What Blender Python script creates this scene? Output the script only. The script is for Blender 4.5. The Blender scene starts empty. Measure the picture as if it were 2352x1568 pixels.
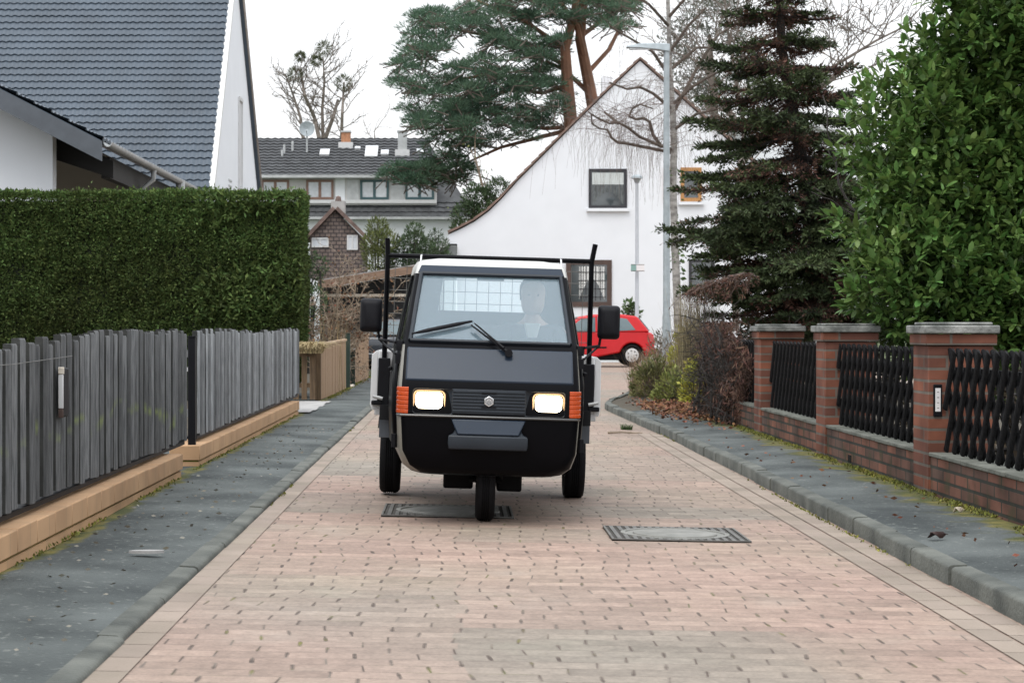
import bpy, bmesh, math, random
import numpy as np
from mathutils import Vector, Matrix

SC = bpy.context.scene
R = math.radians
random.seed(7)
RNG = np.random.default_rng(11)

# ------------------------------------------------------------------ camera
F = 4300.0            # focal length in units of a 2352 px wide frame
K = F / 3920.0        # depths below are written for 3920 and stretched by K
CAMZ = 1.2
cam_d = bpy.data.cameras.new('camera')
cam = bpy.data.objects.new('camera', cam_d)
SC.collection.objects.link(cam)
cam.location = (0, 0, CAMZ)
cam.rotation_euler = (R(90), 0, 0)
cam_d.sensor_width = 36
cam_d.lens = F / 2352 * 36
cam_d.shift_x = (1176 - 1057) / 2352
cam_d.shift_y = -(784 - 752) / 2352
cam_d.clip_start = 0.1
cam_d.clip_end = 2000
cam_d.dof.use_dof = True
cam_d.dof.focus_distance = 12.2
cam_d.dof.aperture_fstop = 9.0
SC.camera = cam

# ------------------------------------------------------------------ light
SUN_EL, SUN_AZ = 62, 205      # high veiled sun behind the camera, a little to the left
w = bpy.data.worlds.new('World')
SC.world = w
w.use_nodes = True
nt = w.node_tree
nt.nodes.clear()
sky = nt.nodes.new('ShaderNodeTexSky')
sky.sky_type = 'NISHITA'
sky.sun_disc = False
sky.sun_elevation = R(SUN_EL)
sky.sun_rotation = R(SUN_AZ)
sky.air_density = 1.0
sky.dust_density = 4.0
sky.ozone_density = 1.0
hs = nt.nodes.new('ShaderNodeHueSaturation')
hs.inputs['Saturation'].default_value = 0.22
mx = nt.nodes.new('ShaderNodeMix')
mx.data_type = 'RGBA'
mx.inputs['Factor'].default_value = 0.8
wtc = nt.nodes.new('ShaderNodeTexCoord'); wsx = nt.nodes.new('ShaderNodeSeparateXYZ')     # closed cloud deck, brighter overhead
nt.links.new(wtc.outputs['Generated'], wsx.inputs[0])
wcr = nt.nodes.new('ShaderNodeValToRGB'); wcr.color_ramp.elements[0].color = (.56,.565,.57,1); wcr.color_ramp.elements[1].color = (1.0,1.06,1.14,1)
nt.links.new(wsx.outputs['Z'], wcr.inputs['Fac'])
wmu = nt.nodes.new('ShaderNodeMix'); wmu.data_type = 'RGBA'; wmu.blend_type = 'MULTIPLY'; wmu.inputs['Factor'].default_value = 1; wmu.inputs['B'].default_value = (15.5, 15.5, 15.5, 1)
nt.links.new(wcr.outputs[0], wmu.inputs['A']); nt.links.new(wmu.outputs['Result'], mx.inputs['B'])
bgn = nt.nodes.new('ShaderNodeBackground')
bgn.inputs['Strength'].default_value = 0.12
wo = nt.nodes.new('ShaderNodeOutputWorld')
nt.links.new(sky.outputs[0], hs.inputs['Color'])
nt.links.new(hs.outputs[0], mx.inputs['A'])
nt.links.new(mx.outputs['Result'], bgn.inputs['Color'])
nt.links.new(bgn.outputs[0], wo.inputs['Surface'])

sun_d = bpy.data.lights.new('sun', 'SUN')
sun_d.energy = 1.3
sun_d.angle = R(35)
sun_d.color = (1.0, 0.95, 0.88)
sun = bpy.data.objects.new('sun', sun_d)
SC.collection.objects.link(sun)
_d = Vector((math.sin(R(SUN_AZ)) * math.cos(R(SUN_EL)), math.cos(R(SUN_AZ)) * math.cos(R(SUN_EL)), math.sin(R(SUN_EL))))
sun.rotation_euler = _d.to_track_quat('Z', 'Y').to_euler()

SC.view_settings.view_transform = 'Standard'
SC.view_settings.look = 'None'
SC.view_settings.gamma = 1
SC.view_settings.exposure = 0.30
SC.cycles.max_bounces = 6
SC.cycles.transparent_max_bounces = 8
SC.cycles.use_denoising = True

# ------------------------------------------------------------------ helpers
def PX(x, Yo): return (x - 1057) * Yo / 3920.0
def PZ(y, Yo): return CAMZ - (y - 752) * Yo / 3920.0
def D(Yo): return Yo * K
def P(x, y, Yo): return Vector((PX(x, Yo), D(Yo), PZ(y, Yo)))

def mat(name, col, rough=0.6, metal=0.0, var=0.12, scale=6.0, bump=0.0, bscale=40.0, spec=0.5,
        island=0.0, stretch=None, col2=None, coat=0.0, emit=None, estr=0.0, trans=0.0, bias=0.5, objr=0.0):
    m = bpy.data.materials.new(name)
    m.use_nodes = True
    n, l = m.node_tree.nodes, m.node_tree.links
    b = n['Principled BSDF']
    b.inputs['Roughness'].default_value = rough
    b.inputs['Metallic'].default_value = metal
    b.inputs['Specular IOR Level'].default_value = spec
    b.inputs['Coat Weight'].default_value = coat
    b.inputs['Coat Roughness'].default_value = 0.06
    tc = n.new('ShaderNodeTexCoord')
    src = tc.outputs['Object']
    if stretch:
        mp = n.new('ShaderNodeMapping')
        mp.inputs['Scale'].default_value = stretch
        l.new(src, mp.inputs['Vector'])
        src = mp.outputs[0]
    nz = n.new('ShaderNodeTexNoise')
    nz.inputs['Scale'].default_value = scale
    nz.inputs['Detail'].default_value = 5
    l.new(src, nz.inputs['Vector'])
    cr = n.new('ShaderNodeValToRGB')
    c = Vector(col[:3])
    if col2 is None:
        a, z = c * (1 - var), c * (1 + var)
    else:
        a, z = c, Vector(col2[:3])
    cr.color_ramp.elements[0].color = (*a, 1)
    cr.color_ramp.elements[0].position = bias - 0.2
    cr.color_ramp.elements[1].color = (*z, 1)
    cr.color_ramp.elements[1].position = bias + 0.2
    l.new(nz.outputs['Fac'], cr.inputs['Fac'])
    out = cr.outputs['Color']
    if island:
        g = n.new('ShaderNodeNewGeometry')
        hv = n.new('ShaderNodeHueSaturation')
        mr = n.new('ShaderNodeMapRange')
        mr.inputs['To Min'].default_value = 1 - island
        mr.inputs['To Max'].default_value = 1 + island
        l.new(g.outputs['Random Per Island'], mr.inputs['Value'])
        l.new(mr.outputs[0], hv.inputs['Value'])
        m2 = n.new('ShaderNodeMapRange')
        m2.inputs['To Min'].default_value = 0.5 - island * 0.05
        m2.inputs['To Max'].default_value = 0.5 + island * 0.04
        wn = n.new('ShaderNodeTexWhiteNoise')
        wn.noise_dimensions = '1D'
        l.new(g.outputs['Random Per Island'], wn.inputs['W'])
        l.new(wn.outputs['Value'], m2.inputs['Value'])
        l.new(m2.outputs[0], hv.inputs['Hue'])
        oi = n.new('ShaderNodeObjectInfo'); m3 = n.new('ShaderNodeMapRange'); m3.inputs['To Min'].default_value = 1 - objr; m3.inputs['To Max'].default_value = 1 + objr
        l.new(oi.outputs['Random'], m3.inputs['Value']); ml = n.new('ShaderNodeMath'); ml.operation = 'MULTIPLY'
        l.new(m3.outputs[0], ml.inputs[0]); l.new(mr.outputs[0], ml.inputs[1]); l.new(ml.outputs[0], hv.inputs['Value'])
        l.new(out, hv.inputs['Color'])
        out = hv.outputs['Color']
    l.new(out, b.inputs['Base Color'])
    if bump:
        nb = n.new('ShaderNodeTexNoise')
        nb.inputs['Scale'].default_value = bscale
        nb.inputs['Detail'].default_value = 6
        l.new(src, nb.inputs['Vector'])
        bp = n.new('ShaderNodeBump')
        bp.inputs['Strength'].default_value = bump
        bp.inputs['Distance'].default_value = 0.02
        l.new(nb.outputs['Fac'], bp.inputs['Height'])
        l.new(bp.outputs[0], b.inputs['Normal'])
    if emit:
        b.inputs['Emission Color'].default_value = (*emit, 1)
        b.inputs['Emission Strength'].default_value = estr
    if trans:
        tr = n.new('ShaderNodeBsdfTranslucent')
        l.new(out, tr.inputs['Color'])
        mxs = n.new('ShaderNodeMixShader')
        mxs.inputs[0].default_value = trans
        l.new(b.outputs[0], mxs.inputs[1])
        l.new(tr.outputs[0], mxs.inputs[2])
        l.new(mxs.outputs[0], n['Material Output'].inputs['Surface'])
    return m

def glass_mat(name, sheen, clear=0.7, gloss=0.2, rough=0.03, tint=(.95, .975, .98)):
    m = bpy.data.materials.new(name)
    m.use_nodes = True
    n, l = m.node_tree.nodes, m.node_tree.links
    n.remove(n['Principled BSDF'])
    t = n.new('ShaderNodeBsdfTransparent'); t.inputs[0].default_value = (*tint, 1)
    g = n.new('ShaderNodeBsdfGlossy'); g.inputs['Roughness'].default_value = rough
    d = n.new('ShaderNodeBsdfDiffuse'); d.inputs[0].default_value = (*sheen, 1)  # pale diffuse colour painted in for the sky reflected in the glass
    lw = n.new('ShaderNodeLayerWeight'); lw.inputs['Blend'].default_value = .5
    pw = n.new('ShaderNodeMath'); pw.operation = 'POWER'; pw.inputs[1].default_value = 4.5; l.new(lw.outputs['Facing'], pw.inputs[0])
    ad = n.new('ShaderNodeMath'); ad.operation = 'ADD'; ad.use_clamp = True
    ad.inputs[1].default_value = gloss
    l.new(pw.outputs[0], ad.inputs[0])
    a = n.new('ShaderNodeMixShader'); a.inputs[0].default_value = 1 - clear
    l.new(t.outputs[0], a.inputs[1]); l.new(d.outputs[0], a.inputs[2])
    b = n.new('ShaderNodeMixShader')
    l.new(ad.outputs[0], b.inputs[0])
    l.new(a.outputs[0], b.inputs[1]); l.new(g.outputs[0], b.inputs[2])
    l.new(b.outputs[0], n['Material Output'].inputs['Surface'])
    return m

def mesh_np(name, V, Fc, m=None, parent=None, smooth=False):
    V = np.asarray(V, dtype=np.float32); Fc = np.asarray(Fc, dtype=np.int32)
    me = bpy.data.meshes.new(name)
    k = Fc.shape[1]
    me.vertices.add(len(V)); me.vertices.foreach_set('co', V.ravel())
    me.loops.add(Fc.size); me.loops.foreach_set('vertex_index', Fc.ravel())
    me.polygons.add(len(Fc))
    me.polygons.foreach_set('loop_start', np.arange(0, Fc.size, k, dtype=np.int32))
    me.polygons.foreach_set('loop_total', np.full(len(Fc), k, dtype=np.int32))
    me.update(calc_edges=True)
    if smooth: me.polygons.foreach_set('use_smooth', np.ones(len(Fc), dtype=bool))
    o = bpy.data.objects.new(name, me)
    if m: me.materials.append(m)
    SC.collection.objects.link(o)
    if parent: o.parent = parent
    return o

class MB:
    def __init__(s): s.v = []; s.f = []
    def add(s, vs, fs):
        o = len(s.v); s.v += [tuple(v) for v in vs]; s.f += [tuple(i + o for i in f) for f in fs]
        return s
    def box(s, x0, x1, y0, y1, z0, z1):
        return s.add([(x0,y0,z0),(x1,y0,z0),(x1,y1,z0),(x0,y1,z0),(x0,y0,z1),(x1,y0,z1),(x1,y1,z1),(x0,y1,z1)],
              [(0,3,2,1),(4,5,6,7),(0,1,5,4),(1,2,6,5),(2,3,7,6),(3,0,4,7)])
    def obox(s, c, h, M):
        c = Vector(c); vs = []
        for a,b,d in [(-1,-1,-1),(1,-1,-1),(1,1,-1),(-1,1,-1),(-1,-1,1),(1,-1,1),(1,1,1),(-1,1,1)]:
            vs.append(c + M @ Vector((a*h[0], b*h[1], d*h[2])))
        return s.add(vs, [(0,3,2,1),(4,5,6,7),(0,1,5,4),(1,2,6,5),(2,3,7,6),(3,0,4,7)])
    def prism(s, pts, off):
        n = len(pts); off = Vector(off)
        vs = [Vector(p) for p in pts]; vs = vs + [p + off for p in vs]
        return s.add(vs, [tuple(range(n))[::-1], tuple(range(n, 2*n))] + [(i, (i+1) % n, n + (i+1) % n, n + i) for i in range(n)])
    def tube(s, pts, rad, n=6, cap=True):
        pts = [Vector(p) for p in pts]; k = len(pts)
        if not hasattr(rad, '__len__'): rad = [rad] * k
        o = len(s.v); ref = None
        for i, p in enumerate(pts):
            t = (pts[min(i+1, k-1)] - pts[max(i-1, 0)])
            if t.length < 1e-9: t = Vector((0,0,1))
            t.normalize()
            if ref is None:
                ref = Vector((1,0,0)) if abs(t.x) < .8 else Vector((0,1,0))
            a = (ref - t * ref.dot(t))
            if a.length < 1e-6: a = t.orthogonal()
            a.normalize(); ref = a; b = t.cross(a)
            for j in range(n):
                an = 2*math.pi*j/n
                s.v.append(tuple(p + (a*math.cos(an) + b*math.sin(an)) * rad[i]))
        for i in range(k-1):
            for j in range(n):
                s.f.append((o+i*n+j, o+i*n+(j+1)%n, o+(i+1)*n+(j+1)%n, o+(i+1)*n+j))
        if cap:
            s.f.append(tuple(o+j for j in range(n))[::-1]); s.f.append(tuple(o+(k-1)*n+j for j in range(n)))
        return s
    def lathe(s, prof, c=(0,0,0), axis='Z', n=24, close=False):
        o = len(s.v); c = Vector(c); k = len(prof)
        for r, h in prof:
            for j in range(n):
                a = 2*math.pi*j/n
                if axis == 'Z': q = (r*math.cos(a), r*math.sin(a), h)
                elif axis == 'X': q = (h, r*math.cos(a), r*math.sin(a))
                else: q = (r*math.cos(a), h, r*math.sin(a))
                s.v.append(tuple(c + Vector(q)))
        for i in range(k if close else k-1):
            i2 = (i+1) % k
            for j in range(n):
                s.f.append((o+i*n+j, o+i*n+(j+1)%n, o+i2*n+(j+1)%n, o+i2*n+j))
        if not close:
            s.f.append(tuple(o+j for j in range(n))); s.f.append(tuple(o+(k-1)*n+j for j in range(n)))
        return s
    def loft(s, rings, cap=True):
        n = len(rings[0]); o = len(s.v)
        for r in rings: s.v += [tuple(p) for p in r]
        for i in range(len(rings)-1):
            for j in range(n):
                s.f.append((o+i*n+j, o+i*n+(j+1)%n, o+(i+1)*n+(j+1)%n, o+(i+1)*n+j))
        if cap:
            s.f.append(tuple(o+j for j in range(n))[::-1]); s.f.append(tuple(o+(len(rings)-1)*n+j for j in range(n)))
        return s
    def build(s, name, m=None, parent=None, smooth=False, bevel=0, segs=2, fix=True, ang=35):
        me = bpy.data.meshes.new(name)
        me.from_pydata(s.v, [], s.f); me.validate()
        if fix:
            bm = bmesh.new(); bm.from_mesh(me); bmesh.ops.recalc_face_normals(bm, faces=bm.faces); bm.to_mesh(me); bm.free()
        me.update()
        if m: me.materials.append(m)
        o = bpy.data.objects.new(name, me)
        SC.collection.objects.link(o)
        if parent: o.parent = parent
        if bevel:
            b = o.modifiers.new('bevel', 'BEVEL'); b.width = bevel; b.segments = segs; b.limit_method = 'ANGLE'; b.angle_limit = R(40)
        if smooth or bevel:
            me.shade_smooth(); me.set_sharp_from_angle(angle=R(ang))
        return o

def tag(o, label=None, cat=None, group=None, kind=None):
    if label: o['label'] = label
    if cat: o['category'] = cat
    if group: o['group'] = group
    if kind: o['kind'] = kind
    return o
def thing(name, label, cat, loc=(0,0,0), group=None):
    o = bpy.data.objects.new(name, None); SC.collection.objects.link(o)
    o.location = loc; o.empty_display_size = .2
    return tag(o, label, cat, group)
def at(o, parent, root):          # put world-space mesh under an Empty that stands elsewhere
    o.parent = parent
    o.matrix_parent_inverse = Matrix.Translation(-Vector(root))
    return o
def tilt(mats): return mats

# leaf cards (numpy): P base, A along, B across
def diamonds(Pn, A, B, fold=None):
    N = len(Pn)
    if fold is None:
        V = np.empty((N, 4, 3), np.float32)
        V[:,0] = Pn; V[:,1] = Pn + .45*A + .5*B; V[:,2] = Pn + A; V[:,3] = Pn + .45*A - .5*B
        Fc = np.arange(N*4).reshape(N, 4)
        return V.reshape(-1,3), Fc
    V = np.empty((N, 6, 3), np.float32)   # folded leaf of two quads
    V[:,0] = Pn; V[:,1] = Pn + .3*A + .46*B + .4*fold; V[:,2] = Pn + .72*A + .4*B + .3*fold
    V[:,3] = Pn + A - .5*fold; V[:,4] = Pn + .72*A - .4*B + .3*fold; V[:,5] = Pn + .3*A - .46*B + .4*fold
    b = (np.arange(N)*6)[:,None]
    Fc = np.concatenate([b + np.array([[0,1,2,3]]), b + np.array([[0,3,4,5]])])
    return V.reshape(-1,3), Fc
def unit(v): return v / (np.linalg.norm(v, axis=-1, keepdims=True) + 1e-9)
def rnd_dirs(n): return unit(RNG.normal(size=(n,3)))
def cards(name, Pn, dirs, ln, wd, m, parent=None, fold=False, lnv=.35):
    N = len(Pn)
    dirs = unit(dirs)
    L = ln * (1 + lnv*(RNG.random(N)*2-1))
    A = dirs * L[:,None]
    side = unit(np.cross(dirs, rnd_dirs(N)))
    B = side * (wd * (L/ln))[:,None]
    fo = None
    if fold: fo = np.cross(side, dirs) * (wd*.25)
    V, Fc = diamonds(Pn, A, B, fo)
    return mesh_np(name, V, Fc, m, parent)

def np_boxes(C, Hx, Hy, Hz):
    pass

# ------------------------------------------------------------------ materials
M = {}
M['white_render'] = mat('white_render', (.735,.75,.78), .85, var=.025, scale=1.2, bump=.15, bscale=60)
M['beige_render'] = mat('beige_render', (.50,.44,.37), .85, var=.08, scale=1.5, bump=.15)
M['slate_tile'] = mat('slate_tile', (.050,.068,.090), .42, var=.2, scale=.9, bump=.1, bscale=50)
M['slate_board'] = mat('slate_board', (.075,.085,.10), .5, var=.12)
M['dark_wood'] = mat('dark_wood', (.012,.010,.009), .7, var=.2, stretch=(1,12,12))
M['zinc'] = mat('zinc', (.45,.46,.46), .45, metal=.3, var=.15, scale=3)
M['lamp_rim'] = mat('lamp_rim', (.9,.6,.3), .3, emit=(1,.55,.28), estr=.45)
M['roof_paint'] = mat('roof_paint', (.46,.455,.43), .4, var=.05)
M['galv'] = mat('galv', (.36,.40,.42), .5, metal=.35, var=.14, scale=8, bump=.05)
M['oldtile'] = mat('oldtile', (.05,.052,.055), .7, var=.35, scale=2.5, bump=.2)
M['browntile'] = mat('browntile', (.15,.10,.085), .8, var=.35, scale=6, bump=.3)
M['redtile'] = mat('redtile', (.19,.125,.10), .8, var=.3, scale=3, bump=.2)
M['black_paint'] = mat('black_paint', (.003,.003,.004), .30, var=.1, spec=.06)
M['black_plastic'] = mat('black_plastic', (.006,.006,.008), .5, var=.1, bump=.05, bscale=200, spec=.15)
M['satin_black'] = mat('satin_black', (.018,.027,.042), .24, var=.06, spec=.26, scale=3)
M['trim_black'] = mat('trim_black', (.016,.021,.028), .45, var=.1, spec=.3)
M['cream_paint'] = mat('cream_paint', (.19,.18,.155), .35, var=.08)
M['white_paint'] = mat('white_paint', (.58,.58,.58), .35, var=.06)
M['rubber'] = mat('rubber', (.006,.006,.007), .8, var=.2, spec=.15, scale=20, bump=.15, bscale=90)
M['chrome'] = mat('chrome', (.6,.6,.6), .22, metal=1, var=.03)
M['rim_silver'] = mat('rim_silver', (.7,.7,.7), .35, metal=.25, var=.05)
M['orange_lens'] = mat('orange_lens', (.42,.055,.006), .3, var=.12, spec=.35)
M['red_lens'] = mat('red_lens', (.45,.01,.01), .2, var=.1, coat=.5)
M['lamp_glow'] = mat('lamp_glow', (.9,.88,.8), .2, emit=(1,.84,.58), estr=8.0)
M['reflector'] = mat('reflector', (.22,.13,.08), .3, metal=.5, var=.05)
M['seat_cloth'] = mat('seat_cloth', (.06,.06,.065), .9, var=.1)
M['grey_liner'] = mat('grey_liner', (.10,.105,.11), .8, var=.1)
M['wind_glass'] = glass_mat('wind_glass', (.36,.49,.57), clear=.83, gloss=.07)
M['clear_glass'] = glass_mat('clear_glass', (.4,.45,.47), clear=.98, gloss=.01)
M['house_glass'] = mat('house_glass', (.05,.06,.065), .05, var=.3, spec=.9, scale=2, coat=1)
M['milk_glass'] = mat('milk_glass', (.55,.57,.60), .1, var=.1, spec=.8, coat=.8)
M['car_glass'] = mat('car_glass', (.06,.10,.11), .05, var=.1, spec=.9, coat=1)
M['red_paint'] = mat('red_paint', (.48,.004,.008), .35, var=.04, coat=.25, spec=.3)
M['navy_paint'] = mat('navy_paint', (.018,.022,.03), .3, var=.05, coat=.8)
M['brown_frame'] = mat('brown_frame', (.075,.045,.036), .6, var=.15)
M['orange_wood'] = mat('orange_wood', (.40,.20,.07), .6, var=.2, stretch=(6,6,1))
M['teal_frame'] = mat('teal_frame', (.05,.10,.11), .6, var=.15)
M['black_frame'] = mat('black_frame', (.02,.02,.025), .5, var=.15)
M['curtain'] = mat('curtain', (.62,.62,.60), .9, var=.2, scale=10, stretch=(8,8,.5))
M['dark_curtain'] = mat('dark_curtain', (.10,.11,.11), .9, var=.5, scale=6, stretch=(4,4,1))
M['old_wood'] = mat('old_wood', (.115,.122,.127), .85, scale=9, stretch=(8,8,.7), col2=(.28,.288,.295), bump=.5, bscale=25, island=.02, objr=.48)
M['mossy_wood'] = mat('mossy_wood', (.055,.058,.060), .85, scale=9, stretch=(8,8,.7), col2=(.165,.167,.168), bump=.5, bscale=25, island=.02, objr=.48)
M['black_wood'] = mat('black_wood', (.004,.004,.005), .7, scale=14, stretch=(5,5,1), col2=(.016,.016,.017), bump=.4, spec=.15)
M['slat_side_shade'] = mat('slat_side_shade', (.030,.031,.029), .9, scale=6, var=.35, bump=.3)  # dark weathering, plus the shade of the gaps painted onto the slat sides
M['brown_wood'] = mat('brown_wood', (.13,.085,.045), .8, scale=8, stretch=(6,6,.6), var=.35, bump=.3, island=.15)
M['tan_panel'] = mat('tan_panel', (.31,.195,.11), .75, scale=5, stretch=(8,8,.5), var=.12, bump=.1)
M['green_metal'] = mat('green_metal', (.018,.035,.025), .5, var=.1)
M['bark'] = mat('bark', (.10,.08,.065), .9, var=.4, scale=9, bump=.6, bscale=30)
M['grey_bark'] = mat('grey_bark', (.17,.145,.125), .9, var=.35, scale=6, bump=.4)
M['dark_bark'] = mat('dark_bark', (.035,.03,.027), .9, var=.4, scale=9, bump=.5)
M['pine_bark'] = mat('pine_bark', (.15,.078,.048), .9, scale=1.6, col2=(.27,.135,.085), bump=.6, bscale=15)
M['twig_brown'] = mat('twig_brown', (.135,.10,.085), .9, var=.3)
M['twig_tan'] = mat('twig_tan', (.26,.205,.15), .9, var=.3)
M['hedge_leaf'] = mat('hedge_leaf', (.058,.080,.022), .85, scale=.55, col2=(.085,.140,.038), island=.55, trans=.15, spec=.3)
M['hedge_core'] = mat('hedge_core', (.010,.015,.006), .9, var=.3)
M['laurel_leaf'] = mat('laurel_leaf', (.070,.140,.034), .45, scale=.9, col2=(.135,.225,.060), island=.5, trans=.22, spec=.4)
M['spruce_needle'] = mat('spruce_needle', (.030,.046,.020), .8, scale=1.2, col2=(.060,.084,.030), island=.5, spec=.3)
M['dead_needle'] = mat('dead_needle', (.065,.033,.023), .9, scale=2, col2=(.13,.066,.042), island=.5)
M['pine_needle'] = mat('pine_needle', (.058,.110,.074), .8, scale=.35, col2=(.115,.185,.115), island=.5, spec=.3, trans=.25)
M['conifer'] = mat('conifer', (.028,.055,.020), .8, scale=.8, col2=(.060,.10,.035), island=.5)
M['olive_leaf'] = mat('olive_leaf', (.07,.09,.025), .8, scale=.8, col2=(.12,.14,.04), island=.5)
M['yellow_leaf'] = mat('yellow_leaf', (.20,.22,.04), .7, scale=3, col2=(.40,.37,.06), island=.4, trans=.2)
M['green_leaf'] = mat('green_leaf', (.045,.085,.025), .7, scale=3, col2=(.09,.14,.05), island=.45, trans=.2)
M['straw'] = mat('straw', (.34,.26,.13), .9, scale=4, col2=(.50,.41,.24), island=.35)
M['dead_leaf'] = mat('dead_leaf', (.10,.045,.022), .9, scale=6, col2=(.21,.095,.045), island=.5)
M['moss'] = mat('moss', (.085,.10,.02), .95, scale=6, col2=(.20,.19,.035), island=.5)
M['skin'] = mat('skin', (.48,.30,.225), .55, var=.08, scale=20)
M['jacket'] = mat('jacket', (.025,.030,.035), .85, var=.2)
M['shirt'] = mat('shirt', (.55,.55,.52), .8, var=.08)
M['jeans'] = mat('jeans', (.03,.04,.07), .9, var=.2)
M['hair_grey'] = mat('hair_grey', (.045,.04,.035), .8, var=.3, scale=60)
M['sign_white'] = mat('sign_white', (.75,.73,.73), .4, var=.03)
M['sign_green'] = mat('sign_green', (.22,.36,.33), .4, var=.05)
M['orange_brick'] = mat('orange_brick', (.42,.20,.11), .85, var=.25, scale=8)
M['concrete'] = mat('concrete', (.33,.32,.31), .9, var=.2, scale=4, bump=.3)
M['iron'] = mat('iron', (.135,.13,.12), .55, metal=.3, var=.3, scale=12, bump=.2)
M['iron_dark'] = mat('iron_dark', (.006,.006,.007), .7, var=.3, spec=.15)
M['earth'] = mat('earth', (.045,.036,.026), .95, scale=2, col2=(.075,.062,.04), bump=.6, bscale=15)
M['lawn'] = mat('lawn', (.05,.075,.02), .95, scale=1.2, col2=(.085,.10,.035), bump=.6, bscale=40)
M['stone_pale'] = mat('stone_pale', (.52,.42,.30), .9, scale=4, col2=(.66,.62,.55), bump=.4)

def stain(m):
    n, l = m.node_tree.nodes, m.node_tree.links
    b = n['Principled BSDF']; src = b.inputs['Base Color'].links[0].from_socket
    tc = n.new('ShaderNodeTexCoord'); sx = n.new('ShaderNodeSeparateXYZ'); l.new(tc.outputs['Object'], sx.inputs[0])
    nz = n.new('ShaderNodeTexNoise'); nz.inputs['Scale'].default_value = .9; nz.inputs['Detail'].default_value = 4; l.new(tc.outputs['Object'], nz.inputs['Vector'])
    a = n.new('ShaderNodeMath'); a.operation = 'MULTIPLY_ADD'; a.inputs[1].default_value = .9; l.new(nz.outputs['Fac'], a.inputs[0]); l.new(sx.outputs[2], a.inputs[2])
    s = n.new('ShaderNodeMath'); s.operation = 'SUBTRACT'; l.new(a.outputs[0], s.inputs[0]); s.inputs[1].default_value = 1.06
    c = n.new('ShaderNodeMath'); c.operation = 'ABSOLUTE'; l.new(s.outputs[0], c.inputs[0])
    r_ = n.new('ShaderNodeMapRange'); r_.inputs['From Min'].default_value = .0; r_.inputs['From Max'].default_value = .055; r_.inputs['To Min'].default_value = 1; r_.inputs['To Max'].default_value = 0
    l.new(c.outputs[0], r_.inputs['Value'])
    n2 = n.new('ShaderNodeTexNoise'); n2.inputs['Scale'].default_value = 4.5; l.new(tc.outputs['Object'], n2.inputs['Vector'])
    r2 = n.new('ShaderNodeMapRange'); r2.inputs['From Min'].default_value = .48; r2.inputs['From Max'].default_value = .6; l.new(n2.outputs['Fac'], r2.inputs['Value'])
    mu = n.new('ShaderNodeMath'); mu.operation = 'MULTIPLY'; l.new(r_.outputs[0], mu.inputs[0]); l.new(r2.outputs[0], mu.inputs[1])
    m8 = n.new('ShaderNodeMath'); m8.operation = 'MULTIPLY'; m8.inputs[1].default_value = .75; l.new(mu.outputs[0], m8.inputs[0])
    mx = n.new('ShaderNodeMix'); mx.data_type = 'RGBA'; mx.inputs['B'].default_value = (.20,.24,.08,1)
    l.new(m8.outputs[0], mx.inputs['Factor']); l.new(src, mx.inputs['A']); l.new(mx.outputs['Result'], b.inputs['Base Color'])
stain(M['mossy_wood'])

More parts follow.
